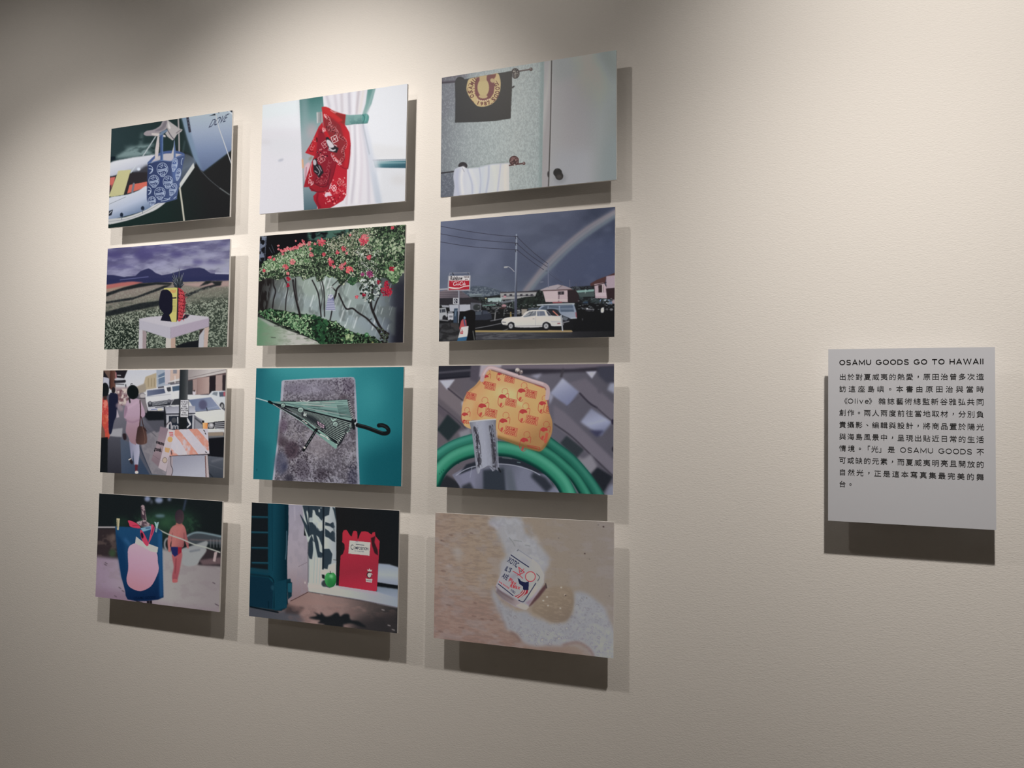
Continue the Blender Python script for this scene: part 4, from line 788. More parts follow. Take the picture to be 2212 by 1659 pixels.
def pic_notebook():
    p = Pic('143,86 1903,180 1860,1648 92,1437', 400, 288, (24, 26, 29), 24)
    p.poly('575,100 770,110 760,480 830,500 815,1170 560,1290 540,1200', p.grad((640, 140), (650, 1200), (142, 136, 152), (152, 142, 154), (150, 138, 146), (130, 108, 112)), 4)
    n = p.noise(60, 90); p.mottle('575,100 770,110 815,1170 560,1290', (132, 124, 136), .58, .2, n, .35, 4); p.line('650,140 655,300', 14, (170, 160, 172), 8, .6); p.line('690,850 790,800', 5, (110, 96, 106), 2); p.ell(765, 1040, 5, 14, (200, 184, 180), soft=3)
    # floor
    p.poly('580,1260 800,1148 1880,1330 1880,1670 80,1450 100,1300 420,1380 520,1360', p.grad((300, 1350), (1850, 1560), (76, 68, 70), (130, 102, 96), (140, 112, 106), (126, 102, 97), (76, 66, 64), (44, 42, 42)), 8)
    p.poly('80,1310 440,1390 620,1340 760,1500 600,1530 80,1450', (66, 70, 78), 30, .85); p.poly('540,1300 760,1340 680,1420 520,1400', (58, 48, 48), 22, .8); p.mottle('540,1300 1880,1340 1880,1650 540,1540', (108, 84, 80), .56, .2, p.noise(120, 50), .4, 20); p.mottle('540,1240 1500,1240 1500,1400 700,1400', (146, 112, 104), .52, .2, p.noise(140, 50), .35, 30); p.poly('1350,1480 1880,1380 1880,1670 1300,1600', (40, 38, 40), 70, .8)
    p.line('590,1258 700,1205 800,1152', 7, (60, 36, 36), 2)
    p.blob('805,1456 900,1432 862,1390 940,1420 950,1392 1005,1442 1070,1430 1120,1400 1160,1405 1180,1440 1230,1412 1285,1420 1305,1482 1400,1502 1490,1572 1440,1570 1310,1528 1200,1545 1190,1560 1100,1545 960,1530 910,1520 940,1490 880,1478', (26, 29, 32), 12); p.poly('1000,1480 1200,1480 1220,1580 980,1560', (28, 30, 33), 16)
    for x, y in ((950, 1182), (1680, 1362), (1750, 1548), (1800, 1600)): p.line([(x, y), (x + 26, y + 8)], 12, (150, 140, 138), 5, .7)
    # shutter
    p.poly('130,80 580,98 576,420 552,760 556,1280 480,1376 330,1350 100,1320', p.grad((330, 400), (560, 420), (14, 58, 74), (16, 62, 78), (12, 50, 64), (8, 36, 48)), 4)
    p.poly('140,86 336,96 325,905 118,880', (22, 27, 31), 3)
    for y in (258, 440, 624, 802): p.line([(140, y), (328, y + 4)], 16, (26, 72, 88), 4); p.line([(140, y + 14), (326, y + 18)], 7, (14, 44, 56), 3)
    p.line('120,880 320,905', 40, (20, 58, 72), 8); p.line('115,940 340,968', 26, (14, 42, 54), 8); p.poly('112,960 330,985 385,1040 375,1350 100,1318', (13, 42, 58), 5); p.line('340,965 395,1040 392,1340', 12, (8, 30, 40), 5); p.ell(378, 1100, 20, 30, (24, 62, 78), soft=8)
    p.line('384,110 380,900', 6, (10, 46, 60), 3); p.line('545,110 545,700', 20, (8, 34, 46), 8); p.line('555,430 548,640 535,760', 12, (80, 110, 124), 6, .7); p.line('326,1260 326,1340', 8, (8, 26, 36), 3); p.line('110,1325 440,1392', 16, (8, 18, 24), 5); p.poly('395,1040 545,1000 545,1340 400,1370', (15, 56, 72), 6)
    p.poly('548,1000 592,992 598,1040 610,1048 606,1200 560,1240', (14, 44, 56), 4); p.poly('560,1045 608,1042 606,1156 560,1152', (24, 76, 92), 4); p.line('556,1040 608,1040', 8, (10, 34, 44), 3)
    # window frame
    p.poly('745,118 1135,138 1148,320 1142,780 1132,1075 800,1062 805,560 770,420', p.grad((820, 700), (1130, 720), (164, 172, 168), (176, 180, 180), (150, 156, 160)), 3)
    for x in (870, 905, 940): p.line([(x + 20, 620), (x - 6, 1060)], 9, (140, 148, 146), 3, .8)
    p.poly('800,560 824,560 812,1060 800,1060', (130, 134, 138), 4); p.poly('990,860 1060,840 1132,800 1132,1070 990,1050', (172, 176, 170), 4); p.line('1108,768 1140,772', 9, (80, 84, 84), 2)
    sh = (42, 54, 64)
    for P in ('745,122 860,126 1075,134 1062,235 1010,255 1000,330 965,310 940,262 905,235 888,180 868,175 860,270 822,270 815,220 800,178 790,200 810,320 850,470 815,500 715,235 720,228 800,360', '820,320 860,322 900,370 880,330 930,400 985,420 990,700 968,745 912,738 880,560 870,470 830,470', '1010,395 1060,430 1075,450 1100,420 1128,450 1130,560 1095,545 1055,510 1010,490', '812,560 850,470 882,560 852,762 822,755 800,690', '978,640 1060,638 1095,700 1080,815 1045,830 1035,880 975,868', '1015,318 1075,340 1105,318 1130,380 1105,395 1068,370 1010,360', '1100,140 1140,160 1146,330 1120,200'):
        p.poly(P, sh, 6)
    p.poly('905,240 950,280 975,305 990,260 1000,330 940,320', (160, 168, 168), 5); p.poly('885,322 925,330 915,395 930,410 970,390 985,415 955,430 915,400', (160, 168, 168), 5); p.ell(846, 290, 22, 24, (150, 158, 160), soft=6); p.poly('905,475 935,500 975,610 978,690 945,670 930,560', (166, 172, 172), 5); p.ell(945, 185, 9, 20, (160, 166, 168), soft=4); p.poly('958,150 985,150 960,160', (160, 166, 168), 4); p.poly('862,540 885,560 920,740 872,730', (160, 168, 166), 5)
    p.line('996,140 992,400 985,700 980,880', 22, (24, 32, 40), 4); p.line('820,140 816,480', 8, (26, 34, 44), 3); p.line('800,1060 806,560', 7, (90, 80, 88), 3); p.line('1112,330 1125,520', 10, (60, 72, 82), 4)
    p.poly('965,940 1000,945 1000,1000 968,985', (24, 27, 30), 3); p.poly('972,885 1020,885 1010,945 968,940', (178, 182, 182), 3)
    # dark window, sill, right frame
    p.poly('1135,140 1920,180 1900,870 1640,830 1630,1100 1150,1080 1142,780 1150,310', p.grad((1200, 700), (1850, 300), (28, 27, 28), (24, 27, 30)), 4)
    p.poly('1640,812 1780,825 1895,862 1885,1080 1625,1038', p.grad((1700, 830), (1700, 1060), (134, 144, 160), (150, 156, 166), (128, 136, 152)), 8); p.poly('1625,1038 1885,1078 1885,1122 1622,1085', (18, 21, 24), 4); p.poly('1622,1086 1885,1120 1885,1345 1620,1290', p.grad((1700, 1100), (1700, 1300), (112, 124, 140), (130, 138, 154), (146, 150, 164)), 8)
    p.poly('800,1040 1000,1058 1170,1078 1600,1140 1885,1230 1885,1340 1400,1245 1000,1180 806,1148', p.grad((900, 1060), (1850, 1300), (168, 176, 172), (164, 166, 170), (150, 150, 162), (134, 142, 160)), 4); p.line('1150,1095 1400,1130 1620,1170', 24, (164, 140, 148), 14, .7); p.line('806,1080 1160,1110', 26, (180, 186, 184), 14, .7); p.line('806,1148 1000,1180 1400,1244 1870,1338', 7, (90, 80, 82), 3)
    # notebook
    p.poly('1220,450 1232,420 1262,412 1278,424 1300,466 1318,488 1330,490 1338,456 1350,426 1374,424 1394,434 1397,470 1398,524 1410,512 1428,462 1446,433 1490,430 1524,438 1566,470 1580,444 1608,438 1612,486 1662,545 1652,700 1638,900 1622,1130 1606,1146 1166,1080 1182,850 1194,720 1220,700 1242,640 1240,580 1214,560', p.grad((1300, 480), (1400, 1120), (176, 38, 54), (164, 36, 54), (150, 36, 52), (172, 36, 56)), 2)
    p.poly('1558,510 1612,486 1600,560 1636,650 1642,718 1600,690 1570,600', (50, 28, 32), 4); p.poly('1214,560 1240,590 1240,640 1215,690 1196,690', (30, 28, 30), 5)
    p.poly('1302,538 1552,562 1538,720 1286,694', (174, 174, 178), 2); p.poly('1360,560 1395,545 1410,530 1400,560', (120, 120, 126), 4, .7)
    p.text('C', (1314, 646), (1346, 650), (2, -60), (40, 40, 46)); p.text('OMPOSITION', (1350, 642), (1524, 656), (2, -32), (40, 40, 46), .01)
    p.text('NOTEBOOK', (1360, 668), (1476, 678), (1, -12), (70, 70, 76)); p.line('1380,584 1420,588', 8, (70, 70, 76), 1); p.line('1428,590 1474,596', 8, (70, 70, 76), 1)
    p.poly('1508,880 1522,892 1536,872 1552,894 1568,884 1560,910 1516,904', (186, 182, 186), 2); p.ell(1532, 950, 30, 38, (40, 30, 36), soft=2); p.ell(1534, 952, 22, 28, (186, 182, 186), soft=2); p.line('1550,930 1566,942', 9, (186, 182, 186), 1); p.poly('1490,990 1530,1000 1570,996 1562,1042 1526,1036 1492,1030', (190, 186, 190), 2); p.line('1500,1016 1555,1022', 8, (90, 76, 80), 1)
    # apple
    p.ell(1000, 1050, 40, 42, (48, 56, 60), rot=30, soft=8); p.poly('990,1060 1080,1094 1060,1104 1010,1090', (60, 66, 66), 6)
    p.blob('1010,950 1040,922 1070,928 1105,922 1134,960 1138,1010 1122,1066 1090,1094 1050,1094 1014,1060 1000,1005', p.grad((1010, 950), (1120, 1080), (58, 146, 76), (44, 132, 62), (24, 92, 44)), 2)
    p.ell(1078, 966, 22, 20, (120, 186, 130), soft=14, alpha=.8); p.poly('1070,985 1100,1040 1080,1080 1030,1075 1035,1010', (30, 104, 50), 12, .6); p.line('1070,925 1066,902', 7, (40, 40, 30), 1); p.ell(1068, 930, 18, 7, (26, 84, 42), soft=5)
    return p

def pic_towel():
    p = Pic('121,335 1978,40 1968,1415 108,1603', 480, 336, (150, 160, 156), 31, .78)
    p.poly('90,20 1240,20 1240,1620 90,1620', p.grad((110, 900), (1200, 800), (108, 112, 120), (144, 152, 154), (160, 170, 168), (166, 174, 170), (156, 168, 166)))
    p.poly('90,200 400,200 300,700 90,800', (104, 104, 116), 90, .7); p.poly('90,300 420,250 380,330 90,400', (84, 74, 86), 20, .6); p.poly('90,1350 260,1330 260,1640 90,1640', (84, 88, 104), 20, .9)
    f, g = p.noise(10, 16, 2, .8), p.noise(26, 34, 2)
    p.mottle('90,20 1200,20 1180,1620 90,1620', (190, 200, 198), .60, .2, f, .26); p.mottle('90,20 1200,20 1180,1620 90,1620', (116, 126, 130), .42, -.2, f, .26); p.mottle('90,20 1200,20 1180,1620 90,1620', (128, 140, 142), .60, .2, g, .18)
    p.poly('1170,160 1215,150 1185,1500 1150,1500', (120, 142, 140), 22, .75)
    p.poly('1210,150 1290,140 1252,1500 1178,1510', p.grad((1190, 500), (1280, 500), (164, 160, 160), (176, 172, 170), (158, 152, 152)), 3)
    p.poly('1290,140 2000,20 2000,1440 1254,1510', p.grad((1290, 800), (1975, 700), (160, 158, 158), (156, 152, 154), (150, 148, 150), (138, 143, 142), (116, 123, 121)), 3)
    p.poly('1700,20 2000,20 2000,420', (94, 101, 97), 110, .85); p.poly('1850,1000 2000,900 2000,1440 1750,1440', (118, 130, 132), 90, .6); p.poly('1300,1100 1700,1100 1700,1480 1270,1500', (156, 158, 164), 90, .7); p.poly('1290,140 1700,70 1600,300 1300,400', (140, 148, 146), 70, .6)
    p.line('1287,140 1276,700 1262,1150 1248,1500', 10, (48, 42, 42), 2); p.line('1296,300 1268,1300', 5, (186, 180, 180), 2, .6); p.ell(1247, 1356, 9, 32, (40, 38, 40), soft=3)
    p.ell(1372, 1396, 66, 60, (120, 122, 128), soft=24, alpha=.5); p.ell(1346, 1340, 46, 45, (24, 24, 26), soft=2); p.ell(1363, 1376, 42, 42, (32, 30, 31), soft=2); p.ell(1362, 1384, 28, 24, (64, 58, 56), soft=8, alpha=.8); p.line('1325,1310 1350,1302', 6, (70, 70, 74), 3, .8)
    # upper rail
    p.line('112,388 290,372', 26, (78, 70, 84), 6); p.line('112,392 290,378', 10, (52, 48, 58), 3); p.ell(318, 372, 50, 46, (38, 39, 43), soft=3)
    p.line('940,266 1068,246', 16, (74, 60, 62), 1); p.line('940,262 1060,243', 5, (130, 116, 114), 1, .8); p.ell(1068, 247, 18, 20, (82, 64, 62), soft=1); p.ell(1064, 241, 6, 6, (160, 144, 138), soft=2)
    p.ell(902, 290, 44, 56, (52, 44, 44), soft=2); p.scatter('870,240 935,245 942,330 880,345', 46, 10, [(112, 104, 96), (36, 30, 32), (84, 72, 66), (150, 142, 132)], .5); p.ring(902, 290, 40, 52, 8, (46, 38, 40))
    p.poly('262,382 280,350 360,352 374,350 860,264 868,300 866,450 858,620 852,768 700,792 500,806 262,812 266,600', p.grad((270, 600), (860, 550), (46, 48, 51), (44, 45, 47), (40, 40, 40)), 2)
    p.line('878,300 876,430', 9, (170, 172, 170), 2); p.line('870,440 885,430', 18, (34, 34, 36), 2); p.line('885,290 884,330', 14, (60, 52, 52), 3)
    # round emblem, clipped by the fold
    ochre, wine = (196, 166, 108), (118, 56, 58)
    em = '412,350 480,334 560,318 640,304 716,290 742,350 746,420 736,490 706,560 660,610 600,636 548,645 500,636 470,610 440,574 404,520 384,460 390,400'
    p.blob(em, ochre, 2)
    p.poly('490,336 560,320 644,303 676,330 682,420 672,500 636,556 580,584 516,570 476,510 470,400', wine, 3); p.poly('640,304 700,294 690,330 662,360', (124, 58, 52), 3)
    p.ell(562, 440, 62, 96, (188, 164, 104), soft=3); p.poly('520,320 600,310 596,370 524,380', (184, 156, 100), 3); p.ell(560, 536, 48, 20, (186, 158, 104), soft=3); p.ell(660, 366, 26, 22, (184, 156, 104), rot=30, soft=3)
    for i in range(7): p.ell(500 + i * 21, 566 + 14 * math.sin(i * .5 + .3), 8, 8, (206, 172, 138), soft=1)
    for i in range(9): a = math.radians(175 - i * 12); p.line([(565 + 95 * math.cos(a), 440 + 118 * math.sin(a)), (565 + 108 * math.cos(a), 440 + 132 * math.sin(a))], 6, wine, 1)
    def arc_text(tx, cx, cy, rx, ry, a0, a1, h, col, flip=1):
        for i, ch in enumerate(tx):
            a = math.radians(a0 + (a1 - a0) * i / (len(tx) - 1)); c, s_ = math.cos(a), math.sin(a)
            x, y = cx + rx * c, cy + ry * s_; wd = .14 if ch == '1' else .4; ux, uy = c * flip, s_ * flip; tx_, ty = -s_ * flip, c * flip
            p.text(ch, (x - tx_ * h * wd - ux * h * .5, y - ty * h * wd - uy * h * .5), (x + tx_ * h * wd - ux * h * .5, y + ty * h * wd - uy * h * .5), (ux * h, uy * h), col, .04)
    arc_text('OSAMU', 565, 465, 140, 140, 152, 228, 42, (104, 48, 42)); arc_text('GOODS', 568, 465, 146, 140, -24, 46, 42, (104, 48, 42)); arc_text('1987', 560, 470, 140, 142, 112, 64, 36, (112, 54, 50), -1)
    for a0, a1 in ((170, 190), (196, 206), (12, 34), (-38, -28), (128, 140), (56, 62)): p.ring(565, 468, 168, 162, 5, (104, 52, 40), 0, a0, a1)
    # lower rail and towel
    p.line('100,1346 255,1328', 14, (38, 36, 42), 2); p.ell(345, 1268, 48, 40, (42, 38, 44), soft=3)
    p.line('820,1266 985,1242', 15, (86, 50, 50), 1); p.ell(990, 1243, 16, 18, (92, 62, 60), soft=1); p.ell(986, 1238, 6, 6, (170, 150, 146), soft=2); p.ell(886, 1214, 50, 50, (82, 46, 48), soft=2); p.scatter('845,1180 930,1180 930,1250 850,1260', 44, 11, [(118, 78, 74), (54, 26, 30), (146, 110, 104)], .5); p.ring(886, 1214, 46, 47, 9, (72, 36, 38)); p.ell(893, 1260, 8, 12, (180, 176, 170), soft=3)
    p.poly('250,1330 262,1300 300,1282 345,1272 398,1300 420,1288 520,1278 530,1266 640,1248 700,1240 832,1234 836,1540 240,1640 256,1480 244,1390', p.grad((260, 1400), (830, 1380), (182, 184, 200), (204, 205, 212), (198, 201, 212), (202, 202, 211), (206, 200, 203)), 3)
    for P, w, c in (('350,1285 330,1400 345,1560', 30, (222, 218, 216)), ('290,1320 280,1440 300,1580', 26, (176, 180, 202)), ('395,1310 440,1450 445,1570', 18, (174, 179, 198)), ('425,1310 480,1450 490,1560', 34, (208, 208, 216)), ('520,1290 535,1420 525,1560', 14, (170, 175, 192)), ('560,1290 550,1420 560,1560', 24, (192, 198, 212)), ('620,1270 615,1400 590,1550', 18, (168, 174, 192)), ('660,1260 690,1380 690,1540', 40, (206, 206, 216)), ('745,1250 730,1380 710,1540', 12, (170, 172, 192)), ('800,1250 790,1380 795,1530', 30, (214, 206, 208)), ('340,1290 360,1330', 8, (150, 150, 164))):
        p.line(P, w, c, w * .45, .85)
    p.line('420,1286 520,1276 640,1246 820,1232', 18, (110, 126, 120), 12, .5)
    return p

def pic_rainbow():
    p = Pic('104,240 1960,83 1948,1461 94,1510', 480, 336, (84, 88, 116), 32)
    p.poly('80,60 1980,60 1980,1060 80,1060', p.grad((150, 300), (1950, 560), (98, 105, 130), (90, 97, 121), (77, 84, 106), (69, 75, 98), (55, 61, 84)))
    p.poly('1500,60 1980,60 1980,560 1800,420', (44, 51, 72), 120, .85); p.poly('80,760 900,800 1200,900 1200,1040 80,1040', (86, 95, 112), 90, .7); p.poly('1300,500 1980,400 1980,900 1300,900', (68, 77, 106), 120, .6); p.ell(700, 420, 260, 200, (90, 96, 120), soft=160, alpha=.6); p.poly('400,800 640,500 700,520 560,820', (100, 106, 128), 70, .5); p.ell(900, 620, 140, 260, (74, 81, 104), soft=120, alpha=.6)
    n = p.noise(300, 180); p.mottle('80,60 1980,60 1980,1000 80,1000', (102, 109, 134), .6, .3, n, .35); p.mottle('80,60 1980,60 1980,1000 80,1000', (68, 74, 98), .42, -.3, n, .3)
    # rainbow
    p.line('1010,1000 1110,860 1260,690 1480,480 1700,310 1970,140', 76, (112, 113, 126), 32, .75); p.line('995,975 1095,850 1240,672 1465,460 1685,292 1960,130', 26, (140, 128, 132), 16, .75); p.line('1045,1000 1150,860 1295,715 1510,505 1725,340 1970,180', 24, (108, 124, 132), 16, .7); p.line('1020,985 1120,855 1268,690 1488,482 1705,315 1965,150', 22, (136, 134, 138), 14, .6)
    # hills and town
    p.poly('330,1000 400,940 470,922 560,926 700,958 780,990 900,990 900,1060 320,1060', (70, 80, 94), 8); p.mottle('330,990 470,922 700,955 900,990 900,1050 320,1050', (116, 126, 136), .55, .1, p.noise(20, 12), .7)
    p.poly('80,1010 560,1040 1200,960 1980,900 1980,1500 80,1530', (27, 29, 32), 6)
    nn = p.noise(36, 22); p.mottle('400,1040 1160,1040 1160,1220 480,1220', (54, 62, 62), .56, .14, nn, .9, 8); p.mottle('1460,980 1980,1040 1980,1200 1460,1200', (52, 64, 66), .58, .14, nn, .8, 8)
    p.poly('410,1010 545,1002 548,1030 420,1040', (120, 132, 138), 3); p.line('425,1030 545,1022', 6, (70, 80, 86), 1)
    p.poly('740,994 1130,984 1110,1050 745,1070', (150, 148, 148), 3); p.line('745,994 1130,982', 12, (60, 56, 62), 2); p.line('760,1032 1100,1024', 7, (70, 70, 76), 2)
    for x in (780, 840, 950, 1010, 1060): p.poly([(x, 1010), (x + 26, 1008), (x + 26, 1030), (x, 1032)], (56, 54, 62), 2)
    p.ell(790, 1036, 16, 10, (190, 130, 140), soft=3); p.poly('608,1052 760,1046 752,1092 610,1092', (156, 176, 174), 3); p.poly('740,1092 890,1062 920,1082 760,1110', (100, 104, 112), 3); p.line('560,1130 690,1122', 10, (110, 150, 140), 3); p.line('590,1110 740,1100', 8, (90, 96, 100), 3); p.ell(780, 1132, 26, 14, (176, 128, 134), soft=3); p.poly('650,1152 720,1150 726,1180 650,1186', (190, 190, 192), 3); p.line('700,1160 730,1164', 8, (60, 60, 66), 2); p.poly('730,1150 800,1148 800,1166 730,1168', (110, 60, 56), 4); p.line('720,1186 770,1182', 7, (160, 160, 166), 2)
    p.ell(590, 1056, 10, 7, (190, 180, 140), soft=2); p.scatter('480,1060 900,1060 900,1200 500,1200', 60, 8, [(90, 106, 96), (120, 128, 130), (60, 72, 66), (40, 46, 46)], .6)
    p.poly('915,1060 1000,1042 1110,1032 1130,990 1162,964 1210,990 1225,1100 1160,1160 915,1168', (26, 32, 31), 5); p.scatter('915,1060 1110,1035 1162,966 1210,992 1222,1100 1150,1155 920,1160', 90, 14, [(40, 50, 46), (22, 26, 27), (34, 42, 38)], .7)
    p.poly('1190,978 1455,966 1462,1096 1222,1092', (178, 156, 160), 2); p.poly('1200,985 1350,980 1350,1092 1220,1090', (186, 166, 168), 4); p.poly('1350,984 1416,980 1416,1014 1352,1018', (50, 44, 50), 2); p.line('1384,984 1384,1014', 5, (120, 110, 112), 1); p.line('1362,1020 1358,1090', 12, (120, 100, 108), 4); p.line('1225,1070 1450,1072', 14, (190, 172, 170), 3); p.line('1300,1100 1390,1096', 12, (150, 70, 76), 3)
    p.poly('1452,958 1560,966 1580,1100 1456,1096', (42, 32, 36), 4); p.poly('1156,968 1250,930 1348,908 1440,930 1520,962 1190,976', (158, 146, 152), 2); p.poly('1348,908 1400,920 1520,962 1330,968 1380,935', (150, 134, 140), 2); p.line('1190,974 1520,960', 8, (80, 56, 56), 2); p.line('1400,915 1340,955', 6, (90, 84, 92), 2)
    p.line('1474,862 1476,940', 6, (96, 96, 112), 1); p.line('1545,900 1545,960', 5, (76, 78, 92), 1); p.poly('1540,972 1732,958 1735,982 1560,996', (120, 154, 148), 3); p.poly('1560,996 1735,984 1735,1036 1580,1040', (64, 76, 76), 4); p.line('1640,960 1640,1000', 6, (150, 170, 166), 2); p.scatter('1500,930 1720,930 1720,960 1510,966', 30, 9, [(40, 44, 52), (60, 66, 72)], .7)
    p.poly('1690,900 1760,860 1860,822 1965,780 1965,840 1860,852 1845,905 1700,930', (74, 46, 46), 3); p.poly('1735,905 1835,888 1895,992 1870,1056 1745,1052', (172, 148, 156), 3); p.poly('1778,916 1828,910 1830,992 1780,994', (48, 36, 40), 2); p.line('1822,910 1822,990', 8, (190, 176, 180), 1); p.poly('1745,1000 1890,992 1870,1030 1750,1030', (182, 162, 168), 3); p.poly('1862,822 1965,808 1965,946 1862,952', (158, 138, 148), 3); p.poly('1858,952 1965,944 1965,1110 1870,1060', (46, 32, 36), 4); p.line('1700,930 1860,888', 8, (40, 30, 32), 2); p.poly('1920,1070 1965,1066 1965,1115 1920,1110', (150, 130, 134), 3)
    p.scatter('1790,1070 1920,1070 1920,1120 1800,1130', 40, 10, [(110, 130, 160), (150, 160, 170), (60, 80, 90), (36, 42, 44)], .6); p.poly('1620,1092 1668,1088 1670,1130 1600,1132', (50, 72, 100), 5)
    # ground
    p.poly('80,1150 1980,1170 1980,1530 80,1540', (23, 24, 27), 16); p.poly('1540,1100 1980,1120 1980,1420 1500,1420', (20, 21, 24), 14)
    for x, y, w, c in ((1680, 1176, 60, 150), (1660, 1166, 20, 170), (1720, 1178, 20, 120), (1610, 1276, 12, 60), (1915, 1172, 30, 110), (1870, 1170, 20, 70), (700, 1190, 24, 70)): p.ell(x, y, w * .6, 12, (c, c, c + 4), soft=4)
    p.line('1650,1180 1720,1180', 14, (40, 40, 46), 4); p.blob('1808,1160 1830,1150 1838,1170 1832,1202 1806,1204 1802,1180', (186, 184, 188), 4)
    p.poly('80,1320 300,1310 380,1400 460,1490 460,1530 80,1540', p.grad((100, 1330), (400, 1500), (62, 62, 66), (56, 56, 58), (44, 44, 46)), 10); p.mottle('90,1320 400,1330 460,1530 90,1530', (34, 34, 36), .5, .2, p.noise(70, 30), .8, 8); p.line('200,1480 300,1460', 24, (92, 90, 90), 12, .6)
    p.poly('470,1412 1500,1404 1980,1398 1980,1470 480,1490', p.grad((500, 1440), (1940, 1430), (84, 84, 88), (80, 80, 84), (62, 62, 66), (38, 38, 42), (30, 30, 32)), 5); p.mottle('480,1420 1500,1410 1500,1470 480,1490', (52, 52, 58), .54, .2, p.noise(90, 14), .8); p.line('480,1400 1100,1402 1490,1400', 20, (156, 134, 84), 3); p.line('1250,1392 1500,1404', 10, (150, 124, 92), 3)
    p.line('480,1370 620,1345 750,1318', 7, (120, 120, 124), 2); p.line('640,1292 764,1268', 8, (116, 116, 124), 2); p.line('770,1396 825,1376', 6, (120, 118, 116), 2); p.line('690,1205 684,1284', 11, (130, 130, 130), 2); p.line('640,1210 690,1212', 6, (110, 110, 112), 2); p.line('785,1175 780,1240', 7, (96, 100, 100), 2); p.line('852,1205 854,1250', 16, (150, 126, 70), 3); p.line('810,1210 890,1215', 8, (90, 90, 90), 2)
    p.poly('965,1168 1030,1168 1010,1220 968,1230', (150, 140, 128), 5); p.poly('920,1165 950,1165 950,1228 918,1228', (60, 60, 62), 3); p.line('925,1185 945,1185', 10, (170, 170, 172), 2); p.line('925,1210 945,1208', 10, (140, 140, 142), 2)
    # left building and street things
    p.poly('90,985 180,960 318,965 432,1050 100,1056', p.grad((150, 970), (200, 1050), (116, 104, 110), (94, 86, 94)), 3)
    for y in (995, 1015, 1034): p.line([(98, y), (330 + (y - 990) * 1.4, y - 3)], 5, (80, 72, 80), 1)
    p.poly('95,1054 432,1046 540,1092 540,1200 95,1140', (44, 42, 48), 4); p.poly('200,1122 425,1118 428,1190 210,1192', (166, 168, 178), 3); p.poly('300,1126 310,1126 310,1190 300,1190', (60, 60, 66), 2); p.poly('430,1100 540,1105 540,1195 430,1190', (90, 92, 100), 4); p.ell(495, 1150, 40, 34, (46, 50, 52), soft=6); p.line('100,960 180,955', 14, (170, 166, 172), 4); p.poly('100,1125 200,1128 200,1150 100,1145', (150, 152, 160), 5)
    p.poly('92,1160 165,1150 186,1240 160,1265 92,1290', (160, 162, 166), 3); p.poly('100,1170 160,1166 166,1200 105,1206', (60, 64, 72), 3); p.line('120,1170 122,1205', 6, (150, 152, 158), 1); p.ell(152, 1262, 20, 30, (34, 34, 38), soft=3); p.line('95,1280 190,1290', 12, (120, 120, 124), 4); p.ell(112, 1142, 14, 16, (30, 32, 34), soft=3)
    p.poly('468,1190 550,1178 600,1180 645,1212 655,1270 600,1282 470,1284', (44, 48, 60), 4); p.poly('480,1200 546,1188 540,1226 476,1230', (70, 78, 90), 4); p.poly('560,1188 600,1190 628,1215 560,1222', (60, 66, 80), 4)
    p.line('304,970 304,1310', 17, (122, 122, 134), 1); p.line('298,975 298,1310', 5, (166, 166, 176), 1, .8)
    p.poly('242,1050 302,1050 302,1118 242,1116', (190, 190, 194), 2); p.poly('254,1060 290,1060 290,1106 254,1106', (40, 40, 54), 2); p.line('268,1068 262,1082 268,1098', 9, (188, 188, 192), 1); p.line('276,1074 284,1084', 5, (188, 188, 192), 1)
    p.poly('186,1212 248,1210 248,1282 190,1284', (176, 176, 182), 2); p.poly('204,1236 240,1236 240,1256 204,1256', (110, 112, 120), 2); p.poly('192,1190 240,1188 240,1212 192,1214', (120, 122, 128), 3); p.poly('254,1162 292,1160 288,1312 248,1312', (52, 68, 88), 3); p.line('275,1180 265,1240', 10, (130, 150, 170), 4, .7); p.line('215,1284 216,1370', 17, (34, 34, 38), 2); p.line('230,1330 290,1360', 30, (60, 56, 56), 8)
    # drive-in sign
    p.line('200,812 206,788 412,784 414,812', 6, (150, 150, 160), 1, .8, False); p.line('236,788 246,808', 9, (40, 42, 50), 2); p.line('395,786 412,800', 7, (70, 70, 80), 2)
    p.poly('190,816 427,812 422,974 184,972', (160, 158, 164), 2); p.poly('203,822 416,818 413,866 202,868', (200, 194, 194), 1); p.poly('201,868 413,866 412,962 197,966', (178, 28, 46), 1)
    p.text('Rainbow', (212, 862), (340, 860), (4, -40), (34, 28, 34), .03); p.text('DRIVE', (354, 838), (410, 836), (1, -14), (60, 40, 46), .03); p.text('IN', (370, 860), (394, 859), (1, -12), (60, 40, 46), .03)
    Wh = (214, 200, 204)
    p.line('276,886 264,880 250,892 246,908 254,918 268,914 278,904', 7, Wh, 0); p.text('oca', (274, 917), (304, 916), (7, -26), Wh, .02); p.line('304,908 314,907', 5, Wh, 0); p.line('342,884 330,879 318,890 314,906 322,917 336,913', 7, Wh, 0); p.text('ola', (338, 916), (372, 914), (7, -26), Wh, .02); p.line('266,880 292,878 306,884', 4, Wh, 0); p.line('352,916 358,896 364,880', 5, Wh, 0)
    p.line('200,942 250,950 310,946 360,928 412,922', 9, (220, 206, 208), 1); p.line('202,938 260,946 300,946', 9, (220, 206, 208), 1); p.line('224,880 244,882', 4, Wh, 0, .8)
    # small lights and glints in the car park
    for _ in range(70):
        x, y = 480 + p.rng.rand() * 700, 1110 + p.rng.rand() * 110
        c = 70 + p.rng.rand() * 90; p.line([(x, y), (x + 6 + p.rng.rand() * 16, y - 1)], 4 + p.rng.rand() * 4, (c, c + 2, c + 4), 1, .7)
    for _ in range(60):
        x, y = 1560 + p.rng.rand() * 380, 1050 + p.rng.rand() * 130
        c = 60 + p.rng.rand() * 80; p.line([(x, y), (x + 4 + p.rng.rand() * 14, y - 1)], 4 + p.rng.rand() * 5, (c, c + 4, c + 8), 1, .6)
    # poles and wires
    wi = (50, 50, 66)
